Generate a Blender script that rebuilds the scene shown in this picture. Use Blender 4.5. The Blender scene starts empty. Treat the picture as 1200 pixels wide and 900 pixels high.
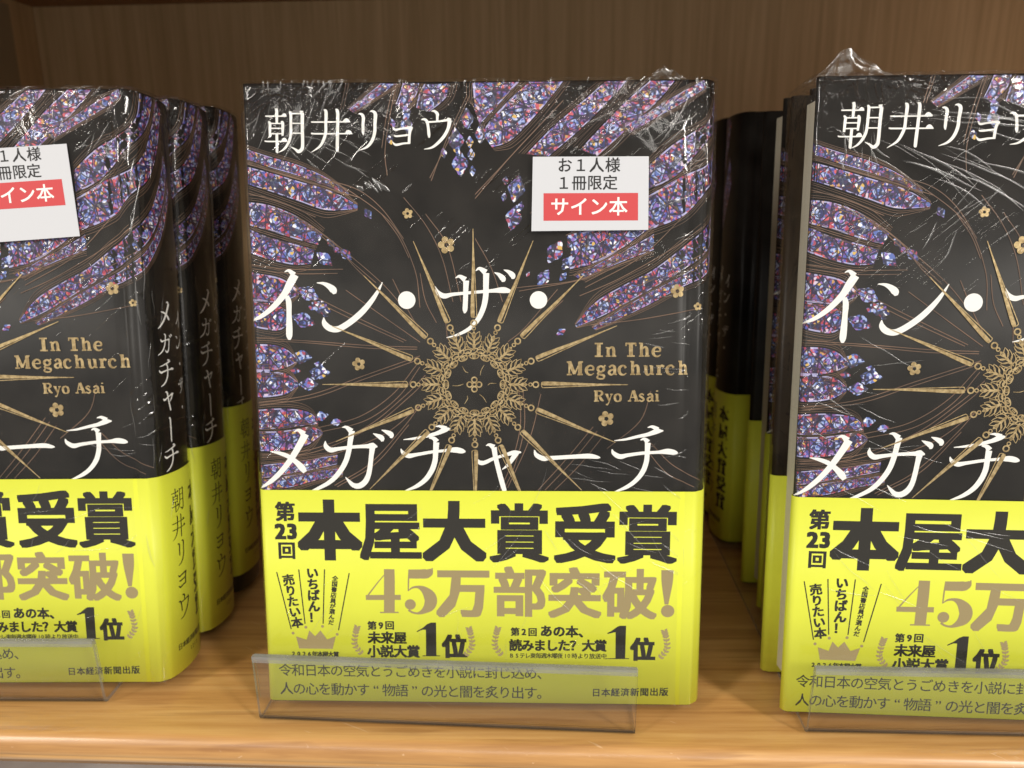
import bpy, math, random
from mathutils import Vector, Matrix, noise
random.seed(7)
MM = 0.001
S = bpy.context.scene
COL = S.collection

# ------------------------------------------------------------------ camera
def setup_camera():
    p, yaw, roll, f, h = 0.2595, -0.0101, -0.0062, 903.24, 169.7
    fwd = Vector((math.sin(yaw)*math.cos(p), math.cos(yaw)*math.cos(p), -math.sin(p)))
    r = Vector((math.cos(yaw), -math.sin(yaw), 0)); u = r.cross(fwd)
    cr, sr = math.cos(roll), math.sin(roll)
    right = r*cr + u*sr; up = -r*sr + u*cr
    cam = bpy.data.cameras.new('camera'); cam.sensor_width = 36; cam.lens = f/1200*36
    cam.clip_start = .01; cam.clip_end = 60
    cam.dof.use_dof = True; cam.dof.focus_distance = .222; cam.dof.aperture_fstop = 15
    o = bpy.data.objects.new('camera', cam); COL.objects.link(o)
    o.matrix_world = Matrix(((right.x, up.x, -fwd.x, 0), (right.y, up.y, -fwd.y, 0), (right.z, up.z, -fwd.z, h*MM), (0, 0, 0, 1)))
    S.camera = o
setup_camera()
# ------------------------------------------------------------------ light
world = bpy.data.worlds.new('World'); S.world = world; world.use_nodes = True
world.node_tree.nodes['Background'].inputs[0].default_value = (1.0, .95, .87, 1)
world.node_tree.nodes['Background'].inputs[1].default_value = .62
def lamp(name, loc, target, sx, sy, power, col=(1, .95, .88)):
    l = bpy.data.lights.new(name, 'AREA'); l.shape = 'RECTANGLE'; l.size = sx; l.size_y = sy; l.energy = power; l.color = col
    o = bpy.data.objects.new(name, l); COL.objects.link(o); o.location = loc
    o.rotation_euler = (Vector(target)-Vector(loc)).to_track_quat('-Z', 'Y').to_euler()
    return o
# rows of shop ceiling lamps in front of the bookcase, then an added fill lamp
lamp('ceiling_or_fill_lamp', (-.2, -2.0, 1.62), (0, .25, .08), 2.2, .16, 10)
lamp('ceiling_or_fill_lamp', (.3, -3.4, 2.0), (0, .25, .08), 3.0, .2, 15)
lamp('ceiling_or_fill_lamp', (1.7, -1.5, 1.5), (-.1, .25, .08), .3, 1.6, 70)
lamp('ceiling_or_fill_lamp', (-1.9, -1.5, 1.5), (.1, .25, .08), .3, 1.6, 44)  # fill lamp added at the left to brighten the page edges
S.view_settings.view_transform = 'Standard'; S.view_settings.look = 'None'
S.view_settings.exposure = -.14; S.view_settings.gamma = 1
S.cycles.transparent_max_bounces = 24; S.cycles.max_bounces = 10
S.cycles.caustics_reflective = False; S.cycles.caustics_refractive = False

# ------------------------------------------------------------------ data traced on the flat cover, mm (u from fore-edge, v from foot)
GLYPH={'i':[[(11.51,138.99,0.21),(12.82,139.4,0.97),(14.4,138.1,1.93)],[(14.68,138.17,2.56),(13.18,135.7,2.56),(11.12,132.26,2.08),(7.63,128.45,1.74),(3.63,125.5,1.26),(-0.13,123.92,0.28)],[(11.9,131.74,1.39),(12.41,129.84,1.81),(12.37,126.38,1.67),(12.3,122.9,2.03),(12.17,119.76,2.03),(12.18,118.36,0.77)]],'n':[[(21.21,135.71,0.21),(23.19,135.5,0.97),(24.9,134.68,1.73),(26.25,133.48,2.28),(26.63,132.35,1.04)],[(22.99,125.19,0.28),(23.17,123.45,1.75),(24.45,122.06,2.03),(26.54,121.54,1.96),(28.66,122.24,1.96),(31.88,124.34,1.95),(35.1,127.11,1.88),(37.98,130.4,1.52),(39.97,133.32,0.97),(41.32,135.79,0.21)]],'za':[[(57.25,134.54,0.21),(58.15,132.66,1.38),(60.04,131.63,1.65),(62.81,132.15,1.1),(69.38,132.74,0.96),(74.56,133.16,1.17),(78.01,133.37,1.92),(80.24,132.96,0.96)],[(63.5,137.04,0.21),(64.78,137.52,1.03),(66.49,136.5,1.89)],[(66.73,136.26,1.92),(66.59,133.35,1.65),(66.45,129.92,1.59),(66.28,127.51,1.52),(66.2,126.41,0.48)],[(69.62,139.16,0.21),(70.83,139.84,1.03),(72.71,138.65,2.05)],[(72.81,138.48,1.98),(72.72,135.07,1.85),(72.62,131.65,1.79),(71.93,128.21,1.73),(70.34,124.76,1.59),(67.88,121.99,1.25),(64.03,119.9,0.83),(60.54,118.98,0.21)],[(75.29,138.65,0.21),(76.66,137.97,1.16),(77.85,136.78,1.85),(77.92,135.83,0.82)],[(78.11,139.43,0.2),(79.58,138.82,1.16),(80.78,137.74,1.78),(80.88,136.71,0.82)]],'me':[[(12.35,89.6,0.22),(13.87,90.11,1.08),(15.53,88.86,2.16)],[(15.97,88.97,2.52),(14.42,86.14,2.24),(11.35,81.21,1.96),(7.94,76.98,1.75),(4.55,73.84,1.46),(1.2,71.61,0.51),(0.45,71.23,0.29)],[(4.62,83.35,0.22),(7.47,82.82,1.16),(10.3,81.75,1.52),(12.74,79.94,1.74),(14.46,78.13,2.25),(15.41,76.74,1.45)]],'ga':[[(22.14,86.73,0.22),(22.26,85.1,1.51),(23.65,83.91,1.73),(25.98,84.21,1.3),(29.93,84.78,1.08),(34.22,85.06,1.22),(36.72,85.15,1.8)],[(35.67,85.79,0.36),(36.91,85.3,2.01),(38.43,84.94,0.43)],[(36.89,84.82,1.94),(36.46,82.1,1.59),(36.01,78.82,1.59),(35.39,75.9,1.67),(34.25,73.69,1.89),(32.42,72.39,1.89),(30.62,72.56,1.6),(29.23,73.84,1.02),(28.12,75.19,0.22)],[(27.57,91.09,0.21),(28.88,91.1,1.07),(30.45,89.84,2.01)],[(30.63,90.03,1.94),(29.99,86.77,1.73),(29.56,84.23,1.73),(28.35,80.23,1.73),(26.08,76.56,1.67),(23.11,73.61,1.45),(19.06,71.37,1.02),(16.5,70.43,0.37)],[(37.19,89.16,0.21),(38.42,88.56,1.08),(39.82,87.73,1.79),(40.04,86.65,0.79)],[(39.89,90.26,0.21),(41.29,89.73,1.15),(42.8,88.83,1.79),(42.84,87.72,0.79)]],'chi':[[(112.07,87.09,0.21),(115.4,87.47,0.71),(119.24,88.38,0.99),(122.37,89.05,1.27),(125.15,90.03,1.62),(127.1,90.22,0.35)],[(122.26,91.26,0.21),(123.73,91.45,0.99),(125.49,90.56,1.62)],[(111.41,84.39,0.21),(111.95,83.13,1.28),(113.9,82.06,1.64),(116.53,82.55,1.21),(121.08,83.19,1.07),(125.63,83.47,1.07),(128.43,83.71,1.85),(130.54,83.43,1.63),(131.7,83.15,0.5)],[(120.13,87.31,0.28),(121.35,87.61,1.06),(122.49,86.61,1.91)],[(122.42,86.43,1.91),(122.31,83.38,1.63),(122.11,80.5,1.64),(121.01,77.23,1.64),(118.77,74.31,1.43),(115.98,72.29,1.22),(112.46,70.81,0.36)]],'chi2':[[(46.66,87.23,0.21),(50.04,87.61,0.79),(53.6,88.28,1.0),(57.17,89.28,1.29),(59.66,90.37,1.64),(61.44,90.74,0.36)],[(56.67,91.43,0.21),(58.26,91.44,0.93),(60.02,90.73,1.64)],[(45.77,84.34,0.22),(46.38,83.07,1.22),(48.14,82.1,1.58),(50.65,82.48,1.15),(55.29,83.31,1.01),(59.56,83.77,1.0),(62.76,84.01,1.86),(64.88,83.66,1.65),(65.95,83.45,0.5)],[(54.66,87.82,0.36),(56.07,87.65,1.29),(57.05,86.57,1.93)],[(56.9,86.39,2.0),(56.63,82.96,1.72),(56.38,80.42,1.73),(55.36,77.5,1.73),(53.35,74.56,1.59),(50.44,72.35,1.23),(46.83,70.85,0.36)]],'ya':[[(69.72,81.05,0.36),(70.35,80.07,1.44),(71.77,79.97,1.36),(74.62,81.26,1.08),(78.17,82.37,1.0),(81.0,83.19,1.5),(83.27,83.34,0.5)],[(81.89,83.3,1.86),(80.64,81.3,1.5),(79.21,79.3,1.08),(77.36,77.8,0.22)],[(72.35,85.41,0.21),(73.41,85.66,1.0),(74.82,84.88,1.86)],[(74.85,84.88,1.79),(75.33,81.63,1.58),(76.36,77.28,1.58),(77.41,73.28,1.66),(78.11,70.91,1.45)]],'bar':[[(87.37,84.06,0.29),(88.07,82.44,1.43),(90.19,81.37,1.64),(92.31,81.52,1.36),(99.37,81.97,1.36),(104.31,82.18,1.64),(106.77,81.84,1.14),(107.83,81.7,0.29)]],'dots':[(48.58,130.41,2.66),(88.6,130.37,2.64)],'asa':[[(7.68,184.62,0.4),(10.48,184.61,0.45),(13.92,184.59,0.4)],[(12.47,184.67,0.15),(13.35,184.96,1.0),(14.04,184.47,0.2)],[(10.96,186.8,0.85),(11.17,185.7,0.95),(11.03,182.65,0.8)],[(8.5,183.15,0.5),(8.99,182.54,0.85),(8.92,181.07,0.9),(8.81,178.62,0.75)],[(8.6,182.54,0.4),(12.68,182.53,0.4)],[(12.33,183.14,0.5),(12.8,182.4,1.0),(12.6,178.98,0.7)],[(8.92,181.15,0.4),(12.62,181.13,0.4)],[(8.85,179.6,0.4),(12.55,179.59,0.4)],[(7.23,177.69,0.2),(7.91,177.4,0.45),(13.74,177.38,0.4)],[(12.08,177.43,0.15),(13.09,177.92,1.1),(13.99,177.33,0.2)],[(10.92,179.59,0.9),(10.76,174.68,0.9),(10.73,174.18,0.45)],[(14.86,185.93,0.5),(15.27,185.32,0.9),(15.27,183.49,0.9),(15.03,179.09,0.9),(14.23,176.88,0.9),(12.87,175.16,0.65),(11.17,174.18,0.15)],[(15.22,185.27,0.45),(18.9,185.33,0.45)],[(17.91,185.92,0.25),(18.86,185.55,1.29)],[(18.78,185.43,1.14),(18.6,181.04,1.05),(18.51,176.62,1.05),(18.24,175.15,1.15),(17.19,174.41,1.05),(16.2,175.1,0.65),(14.82,175.85,0.15)],[(15.23,182.52,0.4),(18.54,182.5,0.4)],[(15.11,179.7,0.4),(18.42,179.69,0.4)]],'sei':[[(21.48,182.98,0.25),(22.36,182.83,0.45),(32.77,182.83,0.4)],[(30.69,182.89,0.15),(31.77,183.37,1.09),(32.95,182.76,0.2)],[(21.48,179.8,0.25),(22.24,179.5,0.5),(33.43,179.46,0.4)],[(31.22,179.47,0.15),(32.3,180.0,1.15),(33.47,179.34,0.2)],[(25.16,186.37,0.4),(25.82,185.64,1.04),(25.64,182.23,0.95),(25.51,179.79,0.95),(24.85,177.83,0.95),(23.63,175.87,0.75),(21.01,174.15,0.15)],[(28.63,186.48,0.4),(29.26,185.62,1.04),(29.11,180.99,1.0),(28.88,176.59,1.05),(28.82,174.62,0.95),(28.8,174.25,0.5)]],'ri':[[(35.37,184.99,0.2),(36.13,185.06,0.69),(36.82,184.25,1.04),(36.71,182.18,0.94),(36.64,179.99,0.9),(36.74,179.01,0.35)],[(38.81,185.7,0.2),(39.7,185.77,0.74),(40.43,184.89,1.14),(40.23,182.17,1.04),(40.09,179.73,1.05),(39.21,177.29,1.0),(37.63,175.57,0.75),(35.19,174.6,0.15)]],'yo':[[(45.4,181.3,0.2),(46.14,180.49,0.7),(47.91,180.73,0.6),(50.96,181.1,0.89)],[(51.09,181.27,1.09),(50.47,179.45,0.9),(50.2,176.39,0.9)],[(45.84,178.85,0.2),(46.6,178.61,0.6),(50.15,178.96,0.55)],[(45.29,177.02,0.2),(46.29,176.16,0.75),(48.58,176.52,0.6),(50.61,176.63,0.55)]],'u':[[(56.98,185.62,0.2),(57.86,185.69,0.69),(58.73,184.89,1.04),(58.74,184.04,0.89),(58.69,182.87,0.74)],[(53.91,183.21,0.2),(54.79,183.4,0.74),(55.66,182.72,0.94),(56.01,180.89,0.89),(56.18,178.94,0.94),(56.26,178.06,0.35)],[(55.79,182.55,0.59),(58.82,182.73,0.54),(61.97,183.1,0.79)],[(61.73,183.66,0.49),(62.48,182.93,1.48)],[(62.4,183.05,1.39),(61.94,180.87,1.04),(60.77,178.68,1.04),(58.97,176.73,0.95),(56.92,175.27,0.65),(54.63,174.83,0.15)]],'n4':[[(41.26,45.3,0.22),(37.31,40.6,0.37),(33.7,35.8,0.52)],[(33.52,35.8,1.65),(44.75,35.93,1.72)],[(41.26,45.3,3.34),(41.22,40.83,3.43),(40.97,30.91,3.45)],[(37.96,30.8,0.45),(43.94,30.87,0.45)]],'n5':[[(47.51,45.25,0.22),(47.36,41.66,0.45),(47.21,38.05,0.37)],[(47.48,43.74,2.97),(51.22,43.78,3.04),(53.41,43.99,2.97),(54.88,45.14,1.11)],[(55.0,45.82,0.3),(54.72,44.01,0.89),(53.39,42.86,1.11)],[(47.21,38.16,0.22),(48.58,39.2,0.6),(50.41,39.41,0.97),(52.22,38.6,2.23),(53.82,36.79,3.73),(54.41,34.89,3.96),(53.75,32.98,3.52),(52.08,31.43,1.87),(50.24,30.64,0.82),(48.41,30.92,0.67),(47.15,31.75,0.75)]],'n5dot':[(47.77,33.59,1.76)],'one':[[(49.74,24.4,0.38),(51.97,25.66,0.68),(54.2,27.04,1.13)],[(54.21,27.5,2.25),(54.25,21.83,3.47),(54.15,16.21,3.49)],[(52.54,26.44,0.38),(53.09,26.83,1.5),(54.56,27.04,2.25)],[(51.42,16.25,0.38),(57.03,16.32,0.38)]],'one2':[[(110.81,24.38,0.37),(111.99,24.88,0.56),(113.6,25.95,1.12),(114.86,26.64,1.12)],[(114.67,27.02,1.12),(114.98,25.01,3.17),(115.01,15.96,3.19)],[(110.0,15.85,0.34),(117.84,15.96,0.34)]]}
PETALS=[[[(-0.05,175.58),(8.25,172.85),(17.22,170.2),(25.34,166.58),(31.81,162.23)],[(-0.01,173.04),(8.13,170.22),(17.11,167.56),(24.45,164.82),(31.79,161.75)]],[[(0.01,170.24),(8.03,168.06),(17.03,165.4),(26.85,162.4),(34.34,158.69)],[(0.04,165.84),(7.82,163.41),(16.82,160.33),(25.02,157.73),(34.31,157.72)]],[[(-0.19,159.55),(7.59,158.4),(15.78,155.15),(23.51,150.26)],[(0.02,153.7),(7.29,151.9),(15.54,149.2),(22.15,147.32)]],[[(0.09,151.75),(7.16,148.96),(14.61,146.99),(20.82,145.35)],[(0.29,145.52),(6.9,143.22),(14.39,141.57),(19.85,141.74)]],[[(-0.11,138.61),(4.91,137.75),(9.4,136.9),(12.48,135.53),(15.6,133.3)],[(-0.24,131.03),(4.57,130.59),(8.05,130.11),(12.29,130.95),(15.55,132.26)]],[[(-0.09,129.89),(4.51,129.21),(9.03,128.38),(11.42,127.14)],[(-0.07,123.16),(4.18,122.19),(8.73,121.71),(11.42,122.9)]],[[(0.13,116.47),(5.68,116.4),(10.74,115.22),(14.21,112.43)],[(0.04,109.22),(5.35,109.24),(10.52,110.12),(14.17,111.58)]],[[(-0.01,108.28),(5.3,108.13),(10.58,107.46),(14.25,105.08)],[(-0.01,101.06),(4.98,101.08),(10.35,101.97),(14.21,104.05)]],[[(0.18,96.04),(9.08,96.6),(16.79,95.69),(20.14,93.1)],[(0.18,90.64),(8.85,91.13),(16.65,91.95),(20.11,92.23)]],[[(0.46,89.25),(8.78,89.47),(17.47,90.91),(21.3,89.63)],[(0.72,83.81),(8.54,84.04),(16.41,85.84),(21.28,89.02)]],[[(0.99,78.52),(10.09,79.64),(18.82,80.94),(25.79,82.04)],[(1.16,74.8),(9.95,76.37),(18.71,77.94),(25.71,79.57)]],[[(1.3,73.91),(9.9,75.22),(18.66,76.7),(27.39,78.0)],[(1.86,70.98),(9.76,71.93),(18.57,74.22),(27.33,76.23)]],[[(49.02,193.65),(48.15,190.94),(46.61,187.45)],[(53.23,193.63),(52.18,190.14),(48.85,186.27)]],[[(55.49,193.38),(53.8,190.14),(52.76,186.64)],[(62.11,193.35),(60.67,189.33),(56.15,185.61)]],[[(42.54,193.68),(40.06,191.76),(32.57,186.34)],[(46.59,193.43),(42.47,190.97),(33.77,185.55)]],[[(70.01,193.54),(69.98,190.06),(69.93,185.39)],[(82.08,193.86),(76.42,187.7),(71.11,182.11)]],[[(86.5,193.84),(80.45,188.46),(73.53,181.08),(73.1,177.55)],[(95.08,193.8),(89.31,186.86),(80.41,177.92),(74.71,175.34)]],[[(108.52,193.73),(102.17,188.36),(93.36,181.0),(85.26,173.17)],[(113.71,193.7),(110.17,189.86),(100.62,180.58),(91.11,172.6)]],[[(121.29,193.66),(114.99,188.3),(107.86,181.34),(101.07,174.31)],[(127.66,193.62),(122.21,187.49),(115.1,181.31),(105.54,172.56)]],[[(136.8,193.58),(129.34,189.77),(121.45,185.17),(113.51,180.53)],[(137.25,191.66),(129.41,187.07),(122.29,183.22),(115.14,179.12)]],[[(120.95,169.12),(128.08,175.16),(134.41,179.05),(138.34,181.53),(142.17,186.62),(143.94,193.54)],[(121.06,163.34),(128.28,166.73),(134.57,173.02),(138.47,177.16),(143.53,181.58),(146.95,186.6),(149.49,193.51)]],[[(121.12,160.39),(131.52,166.17),(138.69,169.47),(144.13,175.34),(147.89,182.34),(150.82,189.67),(152.26,193.5)],[(121.28,151.57),(131.77,155.98),(138.87,163.14),(144.77,167.88),(149.35,174.94),(152.63,183.49),(154.72,191.18)]],[[(98.55,148.92),(104.94,150.69),(112.3,151.17),(120.46,151.81)],[(98.03,140.2),(105.02,141.84),(112.38,145.5),(122.09,151.97)]],[[(99.7,137.33),(106.68,141.02),(115.66,145.5),(122.96,149.55)],[(101.36,136.51),(107.52,139.39),(116.11,142.9),(123.04,145.5)]],[[(99.79,122.78),(105.97,129.44),(115.82,135.22),(122.35,138.51),(130.43,144.38),(139.21,151.32),(144.73,156.69),(149.35,163.45),(153.11,170.54),(155.31,176.02)],[(100.05,122.2),(108.5,126.13),(119.17,132.1),(130.56,138.68),(139.4,145.02),(145.33,150.68),(150.37,157.48),(154.53,165.02),(157.09,171.32)]],[[(105.05,121.96),(115.92,128.79),(127.36,135.07),(137.88,140.96),(145.03,147.45),(150.45,155.08),(154.63,162.25),(157.22,168.17)],[(105.64,121.46),(119.25,127.81),(129.86,133.43),(139.6,138.11),(145.93,144.62),(151.38,151.88),(155.54,159.47),(158.13,165.41)]]]
DROPS=[(25.91,147.56,1.16),(23.83,142.89,2.16),(30.39,144.2,1.66),(37.42,156.26,1.31),(27.51,145.52,0.99),(18.56,132.47,2.51),(22.29,128.31,2.35),(16.73,124.44,2.7),(19.41,128.14,0.84),(15.51,123.6,0.76),(23.47,125.97,0.76),(15.95,113.29,2.21),(21.22,108.36,2.39),(17.48,104.58,2.23),(13.55,108.84,1.2),(19.62,106.81,1.03),(21.05,94.58,1.73),(25.72,92.7,1.38),(15.2,111.75,1.02),(20.79,110.75,1.02),(81.98,163.26,2.91),(81.13,154.83,2.77),(78.29,160.86,0.97),(83.19,158.05,1.14),(78.72,165.66,0.97),(93.47,144.69,2.79),(97.2,141.43,1.81),(90.02,136.92,2.15),(95.98,137.33,1.15),(99.21,148.75,2.45),(85.38,138.15,0.66),(71.49,179.13,2.08),(95.47,120.68,1.17),(64.15,177.19,2.72),(65.28,170.62,2.74),(60.43,173.65,1.13),(68.58,173.23,1.29),(68.94,168.47,1.13),(68.21,176.78,1.28),(49.65,185.48,1.44),(49.57,181.96,1.92),(44.58,177.65,1.12),(45.51,182.37,0.96),(67.48,183.45,2.23)]
TRACERY=[[(32.0,193.74),(30.13,186.35)],[(32.81,193.74),(30.94,186.34)],[(47.0,193.66),(44.75,184.72),(43.02,174.49),(43.5,167.34)],[(46.19,193.67),(43.77,184.72),(42.06,175.29)],[(67.55,190.07),(61.72,178.38),(56.61,165.71)],[(68.36,190.07),(62.54,178.37),(56.21,166.51)],[(22.89,167.39),(32.64,162.55),(44.79,152.85),(51.15,139.77),(52.58,128.18)],[(23.69,166.58),(34.32,163.35),(41.6,157.71),(48.01,148.78)],[(-0.09,171.44),(16.25,166.6),(35.07,160.94)],[(-0.36,162.78),(11.79,159.37),(21.61,155.3)],[(7.6,158.56),(18.24,154.09),(29.6,145.52),(41.02,135.64),(47.55,128.17)],[(7.14,157.76),(18.2,153.28),(27.93,145.52),(39.34,135.64)],[(15.79,155.31),(26.35,147.97),(33.6,139.76),(44.23,129.83)],[(0.08,141.4),(13.47,139.76),(29.41,139.76)],[(0.44,140.16),(13.42,138.52),(27.7,138.52)],[(48.28,160.92),(54.72,152.84),(59.53,143.06),(62.67,129.86)],[(54.79,156.07),(61.24,146.33),(65.18,129.86)],[(41.56,156.09),(46.37,149.59),(49.55,143.06)],[(0.68,119.01),(18.51,117.96),(37.13,116.57),(51.5,116.11)],[(0.65,118.33),(18.49,117.37),(37.11,115.73),(51.49,115.43)],[(-0.3,98.64),(17.87,101.31),(35.17,107.39),(52.29,113.4)],[(0.52,97.78),(18.7,100.45),(33.41,105.67),(51.42,112.13)],[(14.05,133.47),(28.96,125.98),(47.31,117.62)],[(14.93,134.3),(29.83,126.82),(48.16,118.04)],[(0.64,82.05),(17.2,83.92),(34.69,91.01),(46.93,100.58),(53.87,107.46)],[(0.6,81.35),(18.03,83.04),(36.41,91.02),(48.63,100.59),(54.71,106.61)],[(1.38,79.41),(19.7,81.29),(39.78,88.43),(51.99,98.02)],[(20.06,90.93),(33.08,94.47),(43.53,101.43),(51.4,110.86)],[(20.87,89.62),(34.76,93.18),(45.22,100.57),(52.23,110.01)],[(24.6,72.49),(36.09,79.64),(46.71,91.08),(51.99,98.02)],[(25.45,72.05),(37.82,79.65),(48.45,91.95)],[(57.71,133.52),(60.08,125.2),(60.82,118.49)],[(52.79,138.47),(54.3,130.19),(57.54,123.52)],[(44.4,136.81),(49.2,126.85),(54.08,118.48)],[(30.05,133.48),(44.07,123.49),(52.38,117.63)],[(95.75,188.39),(82.02,174.37),(69.68,161.68)],[(94.95,187.61),(81.2,173.58),(69.67,160.48)],[(121.92,160.79),(104.1,152.79),(96.74,149.57)],[(122.11,151.16),(110.78,142.25),(100.94,136.51),(81.88,134.03)],[(121.4,145.5),(110.8,141.02),(101.77,136.52),(82.71,133.04)],[(122.23,144.69),(112.45,140.62),(102.6,135.69)],[(131.79,155.18),(118.98,143.06),(102.62,134.05)],[(139.17,152.76),(127.15,144.69),(112.5,136.52),(100.98,131.57)],[(139.41,144.69),(123.21,136.53),(109.27,130.76)],[(69.55,148.77),(74.44,139.78),(77.7,129.88)],[(115.11,180.53),(94.23,162.43),(86.06,156.03)],[(82.62,103.31),(83.01,91.28),(79.98,79.06),(76.5,71.11)],[(83.89,103.32),(84.29,91.29),(81.27,79.07),(77.8,71.12)],[(105.51,91.4),(97.08,80.93),(88.55,71.2)],[(106.79,90.11),(98.8,80.07),(90.7,71.22)],[(108.92,88.83),(101.36,79.21),(93.7,71.24)],[(94.34,133.56),(84.35,121.91),(79.31,117.7)],[(96.01,130.25),(86.02,121.08)],[(123.04,102.63),(119.85,93.21),(109.82,84.5)],[(89.38,101.63),(85.99,87.83),(79.09,72.01)],[(138.25,127.84),(119.31,124.49),(104.37,122.79)],[(123.36,86.32),(130.28,79.41),(139.75,74.23)],[(121.7,84.57),(128.64,76.77),(137.25,72.45)]]
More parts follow.
